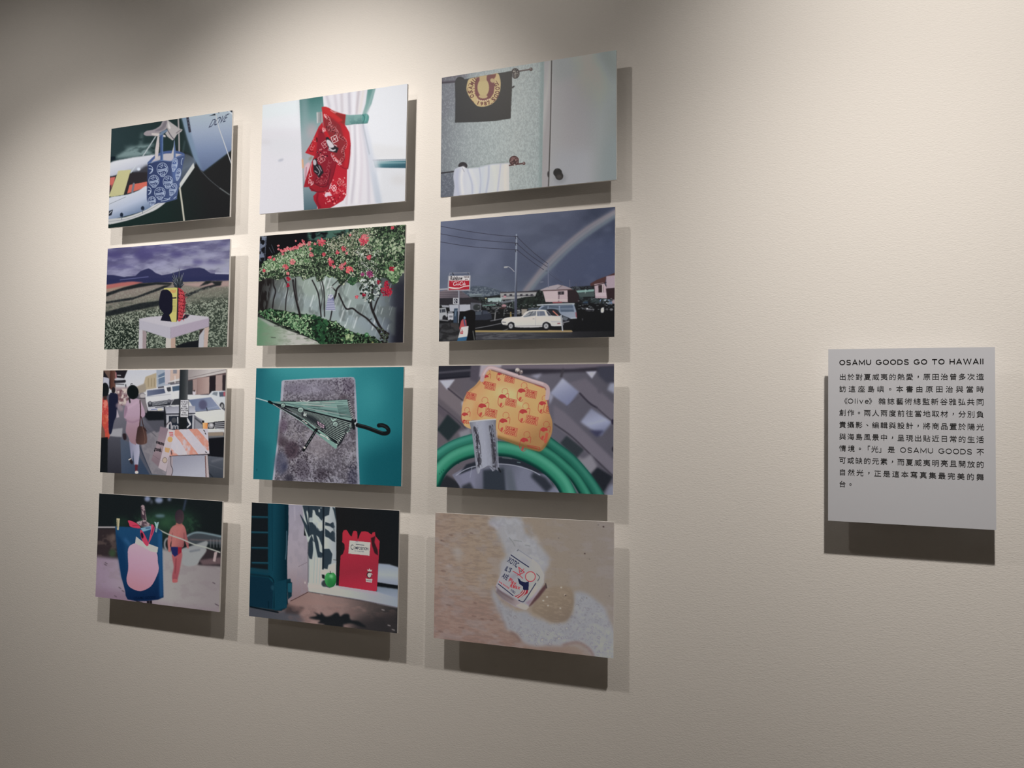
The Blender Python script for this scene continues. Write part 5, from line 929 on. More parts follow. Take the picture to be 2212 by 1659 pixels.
    for P in ('100,290 400,345 700,385 905,402', '100,370 450,430 905,470', '100,456 450,510 905,541', '918,405 1080,560 1240,686', '918,478 1060,600 1240,724', '920,545 1080,670 1200,752'): p.line(P, 5.5, wi, 0)
    p.line('1250,788 1320,840 1400,892', 4.5, (64, 66, 84), 0, .8); p.line('1262,770 1400,890', 3.5, (70, 72, 90), 0, .6)
    p.poly('904,372 918,372 920,700 918,1248 890,1248 898,700', p.grad((896, 800), (920, 800), (130, 138, 156), (104, 110, 128), (66, 70, 86)), 1)
    for y in (400, 470, 541): p.line([(895, y), (925, y + 3)], 8, (44, 44, 58), 1); p.line([(902, y + 8), (905, y + 24)], 7, (50, 50, 62), 1)
    p.line('1247,682 1250,936', 9, (104, 108, 130), 1); p.line('1222,766 1240,766', 5, (70, 72, 90), 1); p.line('1165,884 1195,880', 6, (120, 124, 140), 2)
    p.line('790,722 830,722 862,745 888,772', 7, (150, 150, 158), 1); p.line('786,726 812,724', 16, (160, 160, 162), 2)
    # station wagon
    p.poly('1135,1172 1175,1135 1250,1118 1520,1114 1545,1190 1548,1262 1480,1270 1400,1235 1250,1190', p.grad((1350, 1115), (1400, 1265), (134, 146, 166), (122, 134, 154), (136, 144, 160)), 3); p.poly('1160,1168 1200,1140 1244,1130 1240,1180', (70, 82, 98), 3); p.poly('1252,1132 1360,1136 1364,1196 1300,1186 1252,1176', (72, 84, 100), 3); p.poly('1372,1136 1508,1130 1522,1196 1378,1198', (76, 90, 110), 3); p.line('1260,1160 1360,1166', 14, (120, 132, 150), 5, .7); p.line('1385,1165 1510,1164', 16, (126, 138, 158), 6, .6); p.line('1135,1126 1330,1116 1522,1112', 13, (178, 184, 190), 2); p.line('1200,1130 1500,1124', 6, (60, 70, 84), 2); p.line('1540,1205 1546,1260', 9, (150, 70, 80), 3); p.line('1490,1264 1546,1262', 10, (170, 176, 186), 3)
    p.poly('1032,1160 1130,1150 1140,1172 1040,1178', (70, 78, 88), 4)
    p.blob('1228,1180 1330,1172 1392,1232 1470,1262 1472,1288 1430,1306 1400,1330 1300,1290', (34, 36, 44), 4); p.line('1300,1190 1352,1236', 12, (196, 112, 96), 4); p.poly('1402,1240 1460,1262 1440,1290 1404,1282', (90, 96, 106), 4); p.line('1410,1310 1468,1296', 8, (140, 140, 146), 3)
    # white coupe
    p.blob('756,1290 790,1262 880,1248 962,1244 1000,1208 1042,1184 1120,1176 1222,1180 1262,1210 1292,1238 1388,1244 1402,1300 1398,1342 1290,1346 1270,1322 1230,1306 1192,1322 1180,1356 905,1358 890,1318 855,1302 826,1320 818,1338 766,1328', p.grad((1050, 1180), (1060, 1356), (206, 204, 204), (202, 199, 199), (190, 186, 187)), 2)
    p.poly('982,1250 1048,1196 1124,1188 1118,1236 1000,1252', (108, 112, 120), 2); p.line('1000,1240 1100,1200', 10, (166, 168, 170), 3, .8); p.line('1050,1235 1085,1195', 8, (60, 62, 68), 3, .8); p.poly('1132,1190 1206,1188 1222,1236 1130,1242', (100, 106, 122), 2); p.line('1150,1195 1155,1238', 8, (150, 154, 164), 3, .7); p.poly('1222,1182 1250,1200 1284,1236 1252,1240', (66, 68, 78), 2)
    p.line('905,1346 1050,1344 1185,1342', 5, (140, 134, 134), 1); p.line('1118,1240 1115,1340', 4, (150, 146, 146), 1, .8); p.line('1086,1270 1102,1270', 5, (120, 116, 118), 1); p.line('1180,1240 1290,1240 1390,1250', 5, (160, 156, 158), 2); p.line('1280,1300 1395,1302', 5, (150, 146, 148), 2); p.line('1348,1320 1372,1318', 9, (130, 60, 60), 2); p.line('766,1305 800,1308', 8, (90, 86, 88), 3); p.line('785,1332 812,1334', 5, (90, 88, 90), 1)
    for x, y, r in ((856, 1346, 38), (1228, 1346, 42)):
        p.ell(x, y, r, r + 2, (26, 26, 30), soft=2); p.ell(x - 2, y, r * .62, r * .7, (130, 130, 134), soft=2); p.ell(x - 2, y, r * .42, r * .48, (176, 174, 174), soft=2); p.ell(x - 2, y, r * .2, r * .22, (90, 88, 92), soft=2)
    p.line('1384,1236 1392,1310 1400,1392', 15, (160, 162, 168), 1); p.line('1392,1240 1406,1388', 5, (90, 92, 98), 1)
    # figure with the tote
    p.blob('310,1230 350,1196 470,1188 474,1360 480,1500 400,1510 378,1400 312,1370', (19, 19, 21), 3); p.line('455,1400 470,1490', 10, (90, 92, 90), 3); p.poly('330,1290 350,1270 382,1282 388,1356 320,1396 310,1370', (182, 72, 74), 3); p.ell(366, 1260, 11, 16, (100, 130, 150), soft=3); p.line('358,1275 372,1340', 16, (70, 80, 110), 3)
    p.poly('332,1358 408,1344 402,1420 392,1462 296,1474 318,1400', (198, 194, 192), 2); p.poly('298,1470 394,1456 384,1500 286,1508', (44, 92, 130), 2); p.poly('322,1404 352,1402 350,1428 320,1430', (176, 60, 66), 1); p.line('330,1416 346,1415', 5, (206, 180, 180), 1); p.line('338,1385 342,1396', 8, (176, 60, 66), 1)
    return p

def pic_purse():
    p = Pic('88,151 1941,124 1941,1521 64,1429', 480, 336, (98, 92, 102), 33)
    p.poly('40,100 1980,100 1980,1540 40,1540', p.grad((150, 700), (1900, 800), (94, 86, 93), (92, 87, 97), (98, 94, 106), (88, 85, 97), (80, 77, 88)))
    # trellis
    for P, c in (('80,560 220,680 420,860 380,900 60,620', (86, 78, 88)), ('1300,560 1420,640 1941,1140 1941,1300 1300,760', (104, 98, 110)), ('1450,330 1600,470 1960,780 1960,560 1640,280', (100, 94, 106)), ('88,300 430,560 340,700 88,480', (112, 102, 108)), ('1560,1100 1760,1220 1640,1340 1560,1200', (116, 110, 118))):
        p.poly(P, c, 16)
    p.poly('70,130 440,130 430,265 70,300', (40, 40, 50), 12); p.line('80,226 430,196', 20, (76, 74, 84), 12); p.line('88,290 430,262', 14, (28, 28, 38), 8)
    p.poly('740,190 1000,170 1500,180 1980,120 1980,210 1500,215 1000,245 800,220', (48, 44, 54), 16); p.poly('760,130 1980,110 1980,150 1400,180 760,180', (104, 94, 106), 14); p.poly('1760,160 1980,150 1980,340 1860,330 1770,250', (58, 58, 72), 20); p.line('1400,190 1380,260', 24, (60, 56, 64), 12)
    p.poly('98,306 262,294 178,404', (172, 172, 188), 12); p.poly('1640,210 1758,204 1706,282', (168, 166, 184), 12); p.poly('1900,330 1980,330 1980,460 1870,400', (136, 138, 158), 16); p.poly('1060,250 1180,230 1130,290', (140, 138, 156), 16)
    p.poly('1395,278 1570,424 1452,576 1262,440', p.grad((1330, 320), (1450, 560), (160, 162, 184), (130, 134, 162), (110, 114, 146)), 14); p.poly('1700,598 1925,742 1806,892 1586,742', p.grad((1700, 620), (1780, 880), (124, 126, 150), (146, 150, 176), (100, 104, 134)), 16); p.poly('1680,830 1840,832 1765,905', (58, 58, 84), 16)
    p.poly('184,660 325,792 190,944 70,822', (36, 46, 50), 14); p.poly('1440,886 1628,1034 1540,1136 1372,964', (46, 52, 58), 14); p.poly('1762,1218 1936,1322 1836,1496 1686,1312', (32, 35, 42), 14); p.poly('1090,1280 1300,1400 1236,1490 1060,1340', (46, 50, 58), 20); p.poly('170,1300 335,1398 290,1460 80,1450 90,1380', (38, 40, 46), 18)
    for P, w, c in (('190,390 300,480 440,590', 16, (62, 56, 66)), ('1580,440 1680,540 1760,590', 18, (50, 46, 58)), ('1760,590 1850,670 1960,760', 14, (66, 62, 74)), ('1310,764 1500,900 1720,1110 1941,1320', 16, (62, 58, 68)), ('84,560 260,700 420,856', 13, (68, 62, 72)), ('1690,1310 1620,1220 1560,1150', 12, (70, 66, 76)), ('1440,580 1580,470', 8, (80, 76, 88))):
        p.line(P, w, c, 8)
    p.poly('1580,1160 1700,1080 1770,1210 1680,1300', (124, 120, 130), 20); p.poly('1900,1420 1980,1380 1980,1540 1850,1520', (116, 118, 136), 20); p.poly('1300,1420 1390,1480 1340,1530 1280,1490', (120, 122, 140), 18)
    p.poly('520,140 760,140 740,170 600,180 540,270 510,260', (160, 150, 160), 14); p.poly('330,540 450,430 420,560 340,590', (170, 168, 182), 14); p.poly('430,140 530,140 500,330 420,300', (78, 72, 84), 14); p.poly('1240,400 1300,470 1260,560', (138, 138, 158), 14); p.poly('300,850 420,800 440,900 330,940', (130, 126, 136), 20)
    p.ell(1790, 410, 24, 30, (84, 80, 92), soft=14); p.ell(1930, 740, 16, 30, (44, 40, 56), soft=8); p.ell(1938, 1030, 14, 30, (36, 32, 44), soft=6)
    # reel under the hose
    p.poly('230,1300 440,1180 720,1120 1000,1180 1220,1290 1360,1520 340,1470', p.grad((500, 1250), (900, 1450), (112, 112, 132), (80, 84, 98), (110, 112, 132)), 8); p.poly('555,1250 780,1230 800,1480 560,1470', (46, 52, 62), 18); p.poly('790,1240 860,1240 920,1480 820,1480', (84, 90, 102), 24); p.poly('1090,1270 1220,1330 1300,1430 1230,1490 1060,1320', (44, 48, 58), 20); p.poly('290,1290 460,1220 470,1440 400,1450', (116, 116, 138), 18); p.poly('330,1420 420,1380 470,1470 340,1470', (50, 52, 60), 16)
    p.poly('380,1190 480,1160 740,1110 1000,1150 1190,1230 1230,1300 1120,1280 960,1212 740,1182 560,1196 300,1300', (38, 42, 52), 10); p.line('272,1306 380,1240 520,1202 720,1186 900,1204 1060,1252 1160,1304', 9, (150, 152, 168), 3); p.line('440,1216 420,1330', 10, (140, 144, 160), 5, .6)
    # hose
    p.tube('1235,950 1340,1030 1480,1140 1600,1270 1700,1400 1790,1540', 120, (24, 92, 76), (60, 136, 116), (8, 44, 42)); p.tube('1130,1010 1290,1110 1420,1220 1540,1340 1660,1530', 110, (26, 98, 78), (62, 146, 120), (8, 44, 40))
    p.tube('40,1130 160,1040 300,970 470,920', 118, (32, 108, 90), (72, 156, 136), (12, 56, 54)); p.tube('40,1380 120,1230 260,1110 450,1040 640,1022 860,1040 1060,1110 1240,1220 1390,1370 1480,1540', 158, (36, 122, 94), (84, 166, 138), (8, 52, 46), 4)
    p.line('760,1120 860,1132', 6, (120, 170, 150), 3, .5); p.line('920,1168 950,1172', 9, (120, 150, 150), 3, .7)
    for x, y in ((120, 1270), (140, 1250), (100, 1290), (300, 1180)): p.ell(x, y, 6, 5, (16, 60, 52), soft=2)
    # purse
    PU = '560,260 600,200 640,188 760,225 900,275 1060,325 1200,372 1238,420 1230,500 1250,620 1284,720 1290,800 1278,880 1240,960 1210,1010 1160,1052 1080,1036 960,1002 700,905 560,868 440,820 372,790 345,750 330,670 345,540 390,430 470,360 520,300'
    p.blob(PU, p.grad((500, 300), (950, 1000), (196, 144, 92), (208, 156, 102), (210, 156, 98), (198, 144, 88), (162, 116, 70)), 2)
    p.poly('700,880 960,970 1170,1030 1270,900 1240,980 1160,1056 960,1006 700,910', (108, 78, 40), 16, .8); p.ell(800, 440, 130, 60, (222, 182, 122), rot=10, soft=50, alpha=.8); p.ell(480, 640, 50, 120, (184, 130, 80), rot=10, soft=40, alpha=.6); p.ell(640, 460, 60, 160, (216, 168, 104), rot=20, soft=50, alpha=.5); p.ell(420, 560, 40, 60, (212, 160, 108), soft=30, alpha=.6); p.ell(930, 540, 110, 22, (224, 186, 124), rot=30, soft=22, alpha=.6); p.poly('600,200 660,195 720,260 640,330 590,300', (190, 150, 90), 20, .6); p.ell(1120, 600, 60, 160, (204, 158, 96), soft=60, alpha=.6); p.line('560,270 500,350 420,420 360,520', 16, (150, 100, 60), 10, .5)
    R = (172, 44, 46)
    def stamp(x, y, k=1, mono=True, clipx=1):
        u, v = np.array([112 * k, 26 * k]), np.array([-14 * k, 76 * k]); o = np.array([x, y]) - u / 2 - v / 2
        p.poly([o, o + u, o + u + v, o + v], (206, 124, 90), 1, .4); p.line([o, o + u, o + u + v, o + v, o], 4, R, 0, .85, False)
        p.text('OSAMU', o + u * .07 + v * .45, o + u * .93 + v * .45, (5 * k, -29 * k), R, .03); p.text('GOODS', o + u * .05 + v * .9, o + u * .91 + v * .9, (5 * k, -29 * k), R, .03)
    def drape(x, y, k=1):
        """plain red scarf-like dab with a curved outline below it"""
        p.blob([(x - 50 * k, y - 6 * k), (x - 20 * k, y - 34 * k), (x + 24 * k, y - 22 * k), (x + 34 * k, y + 2 * k), (x + 4 * k, y + 6 * k), (x - 14 * k, y + 16 * k)], (176, 46, 52), 1, .9)
        p.line([(x - 50 * k, y), (x - 56 * k, y + 70 * k), (x - 20 * k, y + 110 * k), (x + 8 * k, y + 90 * k)], 5, R, 0, .9); p.blob([(x - 36 * k, y + 70 * k), (x - 10 * k, y + 60 * k), (x - 14 * k, y + 92 * k), (x - 34 * k, y + 104 * k)], (184, 52, 52), 1, .75)
        p.line([(x + 20 * k, y - 30 * k), (x + 60 * k, y - 40 * k), (x + 56 * k, y + 20 * k)], 5, R, 0, .8); p.ring(x + 20 * k, y - 66 * k, 32 * k, 34 * k, 4, R, 0, 150, 420, alpha=.75)
    for a in ((556, 580, 1), (768, 482, .95), (970, 420, .95), (778, 738, 1), (988, 640, 1), (1190, 552, .9), (1208, 830, .95), (1000, 942, 1), (372, 668, .8), (590, 268, .75), (736, 240, .6)): drape(*a)
    for a in ((632, 364, .95), (836, 290, .9), (1062, 446, 1), (850, 536, 1), (430, 470, .9), (640, 646, 1.05), (1072, 722, 1.08), (852, 838, 1.1)): stamp(*a)
    p.text('OS', (1222, 600), (1250, 606), (4, -28), R, .03); p.text('GO', (1218, 630), (1252, 638), (4, -26), R, .03); p.line('1205,560 1200,632 1256,650', 5, R); p.line('1020,988 1150,1010 1144,1040', 5, R); p.line('1030,1000 1130,1024', 9, R, 1, .8); p.text('OSA', (352, 752), (408, 764), (4, -28), R, .03); p.line('348,724 412,724', 5, R); p.line('1232,870 1216,950', 30, (190, 70, 56), 4, .8); p.line('1108,345 1190,376', 16, (184, 60, 60), 4, .8)
    # frame and clasp
    p.line('545,300 556,250 590,192 634,170 700,186 820,226 960,272 1080,312 1190,346 1232,376 1240,420 1232,490', 44, (178, 150, 152), 2); p.line('560,246 592,192 636,168 760,200 960,266 1190,338', 12, (210, 184, 184), 6, .8); p.line('646,196 800,244 1000,310 1190,372 1216,400', 12, (122, 86, 84), 5, .8)
    p.ell(918, 196, 24, 24, (176, 164, 158), soft=2); p.ell(912, 188, 8, 8, (232, 224, 220), soft=3); p.ell(955, 214, 22, 22, (120, 106, 106), soft=2); p.line('930,215 935,240', 16, (70, 56, 60), 3); p.ell(960, 208, 7, 7, (190, 180, 180), soft=2); p.line('905,205 925,225', 8, (84, 70, 72), 3)
    # bracket
    BR = '410,738 440,724 560,718 672,710 694,720 692,800 696,900 704,1060 720,1200 716,1262 690,1240 660,1266 620,1212 560,1230 530,1240 516,1284 500,1290 486,1240 470,1120 452,960 438,850'
    p.poly(BR, p.grad((430, 900), (710, 880), (112, 114, 126), (150, 152, 166), (148, 150, 166), (128, 130, 144), (104, 104, 118)), 2)
    f = p.noise(16, 44, 3, .7)
    p.mottle('452,790 500,780 530,1000 545,1220 500,1230 480,1000', (40, 38, 46), .46, .12, f, .9, 8); p.mottle('618,780 660,770 690,1000 700,1220 660,1220 640,980', (42, 40, 48), .46, .12, f, .9, 8); p.mottle('425,745 684,724 690,1200 505,1250', (166, 168, 180), .6, .2, f, .25, 10)
    p.line('412,740 560,722 690,714', 9, (196, 196, 204), 2); p.line('700,830 712,1060 722,1240', 7, (150, 150, 166), 2); p.line('478,800 500,1000 515,1220', 12, (36, 34, 42), 5, .7); p.line('640,790 664,1000 690,1230', 10, (40, 38, 46), 5, .6); p.line('560,1240 620,1208 680,1255', 8, (90, 90, 102), 3); p.line('720,1230 742,1270', 14, (26, 28, 32), 5)
    return p

def pic_tumbler():
    p = Pic('54,85 1940,184 1935,1640 35,1413', 480, 336, (128, 116, 104), 34, .9)
    p.poly('20,60 1960,60 1960,1660 20,1660', p.grad((100, 900), (1900, 700), (140, 118, 105), (142, 123, 106), (138, 123, 108), (134, 122, 110), (130, 120, 112)))
    p.poly('20,900 700,1000 900,1400 1100,1660 20,1660', (132, 106, 97), 130, .85); p.poly('20,1350 1300,1450 1900,1660 20,1660', (120, 94, 86), 90, .6)
    a, b, c = p.noise(70, 18, 3), p.noise(140, 60, 3), p.noise(24, 10, 2)
    p.mottle('20,60 780,60 720,800 900,1400 1100,1660 20,1660', (114, 97, 90), .58, .2, a, .38, 30); p.mottle('20,60 780,60 720,800 900,1400 1100,1660 20,1660', (148, 133, 122), .40, -.2, a, .28, 30); p.mottle('20,60 1960,60 1960,1660 20,1660', (138, 130, 130), .58, .2, b, .35); p.mottle('20,60 1960,60 1960,1660 20,1660', (114, 100, 94), .68, .12, c, .16)
    for x, y, l in ((110, 380, 34), (120, 700, 40), (200, 640, 30), (170, 1060, 40), (440, 1180, 40), (530, 1210, 30), (300, 1300, 50), (630, 1220, 30), (90, 1340, 40), (460, 1040, 24), (200, 320, 30), (420, 300, 26)): p.line([(x, y), (x + l, y + 7)], 12, (98, 76, 70), 6, .7)
    p.ell(290, 520, 40, 90, (150, 144, 140), rot=-10, soft=40, alpha=.6); p.ell(200, 650, 40, 16, (156, 148, 148), soft=18, alpha=.6)
    # foam
    fo = (146, 145, 149)
    p.poly('600,190 690,130 960,140 985,240 1010,320 1090,370 1180,460 1250,560 1252,640 1200,720 1180,860 1060,1000 900,1000 720,900 740,620 800,540 770,440 720,330 700,250', fo, 30, .95); p.poly('620,170 760,200 720,260 610,220', (146, 140, 150), 24, .7)
    p.blob('660,860 700,960 760,1060 900,1130 1010,1130 1080,1190 1180,1222 1290,1268 1440,1246 1500,1160 1520,1040 1530,930 1640,940 1740,1010 1840,1100 1890,1230 1930,1330 1960,1480 1960,1660 1730,1620 1690,1540 1640,1490 1560,1462 1450,1478 1380,1500 1240,1496 1100,1500 1000,1476 950,1430 920,1372 860,1346 800,1320 770,1230 720,1140 680,1040 650,960', (138, 138, 143), 30, .94)
    p.mottle('600,130 1000,130 1260,560 1200,720 800,600', (160, 160, 166), .54, .2, p.noise(70, 70), .45, 30); p.mottle('600,130 1000,130 1260,560 1200,720 800,600', (130, 130, 136), .42, -.2, p.noise(60, 50), .35, 30)
    FO = '700,1000 900,1130 1290,1268 1500,1160 1530,930 1740,1010 1890,1230 1950,1660 1730,1620 1560,1462 1100,1500 900,1360 760,1220'
    p.mottle(FO, (150, 151, 156), .55, .3, p.noise(70, 56), .35, 26); p.mottle(FO, (122, 122, 128), .40, -.3, p.noise(60, 48), .3, 26); p.mottle(FO, (108, 108, 114), .70, .1, p.noise(18, 16, 2), .3, 20)
    rg = p.rng; poly_in = p.fillmask(p.q(pts(FO)))
    for x, y, r in [(1186, 1442, 28), (1358, 1428, 26), (1440, 1318, 20), (1240, 1370, 14), (1262, 1482, 18), (1600, 1015, 16), (1550, 1075, 18), (1710, 1310, 14), (1050, 1400, 16), (1100, 1395, 14), (1440, 1410, 14), (1390, 1478, 12), (890, 1195, 14), (975, 1420, 12), (1120, 1480, 14), (840, 1150, 12)] + [(760 + rg.rand() * 1150, 1060 + rg.rand() * 520, 5 + rg.rand() * 8) for _ in range(150)]:
        q = p.q([(x, y)])[0]; X, Y, m = poly_in; i, j = int(q[1] - Y), int(q[0] - X)
        if 0 <= i < m.shape[0] and 0 <= j < m.shape[1] and m[i, j] > .5:
            p.ring(x, y, r, r * .9, 5, (100, 92, 104), 0, rg.rand() * 200, 360, alpha=.5, soft=2); p.ell(x - r * .2, y - r * .25, r * .3, r * .25, (176, 176, 184), soft=2, alpha=.7)
    for P in ('830,350 870,400 890,440', '880,380 960,390', '1000,430 1050,440'): p.line(P, 8, (108, 112, 112), 4, .7)
    # wet sand inside the wave
    p.blob('1070,1120 1120,1000 1210,900 1330,868 1460,876 1500,940 1512,1040 1490,1140 1440,1225 1330,1252 1230,1222 1140,1170', p.grad((1200, 900), (1350, 1240), (132, 116, 100), (126, 110, 94), (118, 103, 90)), 14); p.mottle('1090,1110 1210,900 1460,876 1500,1100 1330,1250', (146, 130, 112), .58, .2, p.noise(50, 16), .4, 14)
    for x, y in ((1230, 980), (1240, 1072), (1190, 1020), (1420, 960), (1380, 880), (1370, 1100)): p.ell(x, y, 10, 8, (178, 164, 150), soft=4)
    p.line('850,1355 900,1390 940,1440', 22, (104, 80, 76), 18, .7); p.line('1400,1490 1560,1466 1680,1540 1720,1610', 22, (114, 86, 80), 18, .7); p.line('720,1080 770,1230 800,1320', 14, (108, 90, 90), 16, .45)
    for x, y, r in ((1828, 235, 10), (1772, 215, 7), (1425, 965, 8), (1630, 520, 8), (1680, 578, 6), (1352, 355, 6), (1650, 992, 6), (1890, 972, 6), (120, 380, 6)): p.ell(x, y, r, r * .8, (58, 44, 44) if r > 7 else (92, 84, 80), soft=2)
    # tumbler
    p.poly('1212,846 1228,880 1150,980 1062,1070 1030,1086 1100,980 1190,870', (84, 58, 60), 6); p.line('1215,840 1224,884', 12, (64, 54, 54), 3)
    p.poly('850,530 900,476 920,470 1070,565 1150,640 1200,740 1196,830 1120,950 1050,1045 1016,1110 990,1116 890,1082 760,1000 690,920 690,860 740,740', p.grad((750, 900), (1150, 700), (152, 146, 160), (146, 146, 154), (150, 150, 160), (158, 154, 166)), 5, .92)
    p.poly('700,890 860,980 960,1040 1040,1085 1010,1114 900,1085 760,1000 690,930', p.grad((720, 920), (1000, 1080), (104, 92, 96), (124, 108, 108), (170, 158, 160)), 8, .9); p.poly('900,1070 950,1052 1036,1086 1008,1112', (186, 176, 178), 5); p.line('690,870 760,940 870,1010', 12, (96, 78, 82), 8, .7); p.poly('1000,1040 1060,1000 1150,880 1120,950 1040,1070', (136, 112, 122), 10, .8)
    p.line('925,478 1070,575', 6, (100, 104, 106), 2, .8); p.line('915,490 925,480', 8, (70, 74, 76), 2); p.ell(1000, 600, 60, 30, (140, 140, 148), rot=30, soft=20, alpha=.6); p.ell(880, 760, 60, 26, (130, 122, 130), rot=-30, soft=20, alpha=.6); p.ell(1080, 920, 40, 70, (168, 162, 176), rot=35, soft=24, alpha=.6)
    nv, rd = (30, 34, 64), (176, 38, 46)
    p.line('850,535 940,598 1036,662', 10, nv, 1); p.line('714,840 800,908 872,966', 9, nv, 1); p.line('930,1014 966,1030 990,1020 1050,930 1110,836', 9, nv, 1); p.line('1120,735 1150,770 1130,810', 7, (60, 66, 70), 1)
    p.text('XOTIC', (806, 602), (908, 670), (30, -48), nv, .02); p.text("IL'S", (780, 696), (838, 722), (26, -42), nv, .02); p.text('AFÉ', (750, 768), (802, 804), (24, -44), nv, .02)
    p.text('Play', (822, 812), (896, 856), (18, -36), rd, .03); p.text('Relax', (836, 874), (940, 900), (14, -36), rd, .03); p.text('we invite', (718, 820), (826, 894), (9, -16), rd, .02); p.text('YOU', (838, 914), (886, 946), (12, -20), nv, .02)
    # glass outline and the plain printed shapes beside the words
    p.line('930,664 990,716 946,740 930,664', 8, rd, 0, 1, False); p.line('946,740 916,748', 7, rd); p.line('870,706 930,742 972,782', 7, rd); p.line('958,716 986,680', 6, rd); p.ell(954, 704, 7, 7, (40, 70, 60))
    p.ell(1054, 764, 52, 52, (178, 172, 180), soft=1); p.ring(1054, 764, 52, 52, 8, rd)
    p.poly('918,776 940,790 956,812 1000,824 1038,814 1034,906 1004,912 974,900 976,870 936,840', nv, 1); p.poly('972,908 1030,906 1024,940 930,1000 880,966 900,968 940,950', (150, 32, 46), 1)
    for q in ('985,910 960,945 905,985', '1006,910 985,950 930,995'): p.line(q, 9, (190, 180, 186), 1, .95)
    return p

# ------------------------------------------------------------------ prints on the wall
def ink_material():
    m = bpy.data.materials.new('printed_ink'); nt, b = nodes(m)
    a = nt.nodes.new('ShaderNodeVertexColor'); a.layer_name = 'ink'
    nt.links.new(a.outputs['Color'], b.inputs['Base Color'])
    b.inputs['Roughness'].default_value = 0.42; b.inputs['Specular IOR Level'].default_value = 0.22
    return m
INK = ink_material()
BOARD = plain('white_foam_board', (0.88, 0.87, 0.86), 0.55, 0.25)
SPACER = plain('spacer_wood', (0.32, 0.27, 0.2), 0.7, 0.2)
PANEL = plain('panel_face', (0.58, 0.60, 0.655), 0.5, 0.3)
LETTER = plain('black_vinyl', (0.012, 0.012, 0.013), 0.5, 0.3)

def sheet(name, a, w, h, parent):
    """the printed sheet: a fine grid of quads carrying the ink colours"""
    H, W = a.shape[:2]
    x = np.linspace(-w / 2, w / 2, W, dtype=np.float32); z = np.linspace(h / 2, -h / 2, H, dtype=np.float32)
    co = np.zeros((H, W, 3), np.float32); co[..., 0] = x[None]; co[..., 2] = z[:, None]; co[..., 1] = -0.0006
    i = (np.arange(H - 1)[:, None] * W + np.arange(W - 1)[None]).ravel()
    q = np.stack([i, i + W, i + W + 1, i + 1], 1).astype(np.int32)
    me = bpy.data.meshes.new(name)
    me.vertices.add(H * W); me.vertices.foreach_set('co', co.ravel())
    me.loops.add(q.size); me.loops.foreach_set('vertex_index', q.ravel())
    me.polygons.add(len(q)); me.polygons.foreach_set('loop_start', np.arange(0, q.size, 4, dtype=np.int32))
    me.update(calc_edges=True)
    at = me.color_attributes.new('ink', 'FLOAT_COLOR', 'POINT')
    at.data.foreach_set('color', np.dstack([a, np.ones((H, W))]).astype(np.float32).ravel())
    me.validate()
    return obj(name, me, INK, parent)

def hang(name, label, cat, x, z, tilt, group=None):
    t = bpy.data.objects.new(name, None); C.objects.link(t); t.empty_display_size = 0.05
    t.location = (x, 0, z); t.rotation_euler = (0, math.radians(-tilt), 0)
    t['label'] = label; t['category'] = cat
    if group: t['group'] = group
    return t

LUM = {
    'A1': [[0.895, 0.823, 0.747], [0.96, 0.885, 0.806], [1.131, 1.048, 0.951], [1.11, 1.028, 0.941]],
    'A2': [[1.069, 0.989, 0.895], [1.1, 1.009, 0.922], [0.904, 0.832, 0.755], [0.867, 0.797, 0.722]],
    'A3': [[0.772, 0.714, 0.644], [0.814, 0.755, 0.682], [0.629, 0.578, 0.522], [0.578, 0.529, 0.477]],
    'A4': [[0.502, 0.464, 0.416], [0.557, 0.509, 0.464], [0.421, 0.381, 0.349], [0.381, 0.349, 0.313]],
    'B1': [[1.079, 0.999, 0.913], [1.173, 1.079, 0.979], [0.999, 0.922, 0.841], [1.059, 0.979, 0.885]],
    'B2': [[1.009, 0.932, 0.849], [0.895, 0.823, 0.747], [0.722, 0.659, 0.599], [0.849, 0.78, 0.714]],
    'B3': [[0.772, 0.714, 0.644], [0.667, 0.614, 0.557], [0.55, 0.502, 0.458], [0.621, 0.571, 0.516]],
    'B4': [[0.557, 0.509, 0.464], [0.502, 0.458, 0.416], [0.392, 0.354, 0.318], [0.427, 0.392, 0.349]],
    'C1': [[0.913, 0.841, 0.763], [0.248, 0.226, 0.203], [0.439, 0.404, 0.365], [0.885, 0.814, 0.738]],
    'C2': [[0.814, 0.747, 0.682], [0.516, 0.47, 0.427], [0.571, 0.522, 0.47], [0.674, 0.621, 0.563]],
    'C3': [[0.621, 0.571, 0.516], [0.543, 0.496, 0.452], [0.452, 0.41, 0.37], [0.509, 0.464, 0.421]],
    'C4': [[0.464, 0.421, 0.381], [0.41, 0.376, 0.338], [0.328, 0.298, 0.265], [0.359, 0.328, 0.293]],
    'P': [[0.722, 0.667, 0.606], [0.738, 0.682, 0.621], [0.536, 0.489, 0.446], [0.522, 0.477, 0.433]],}
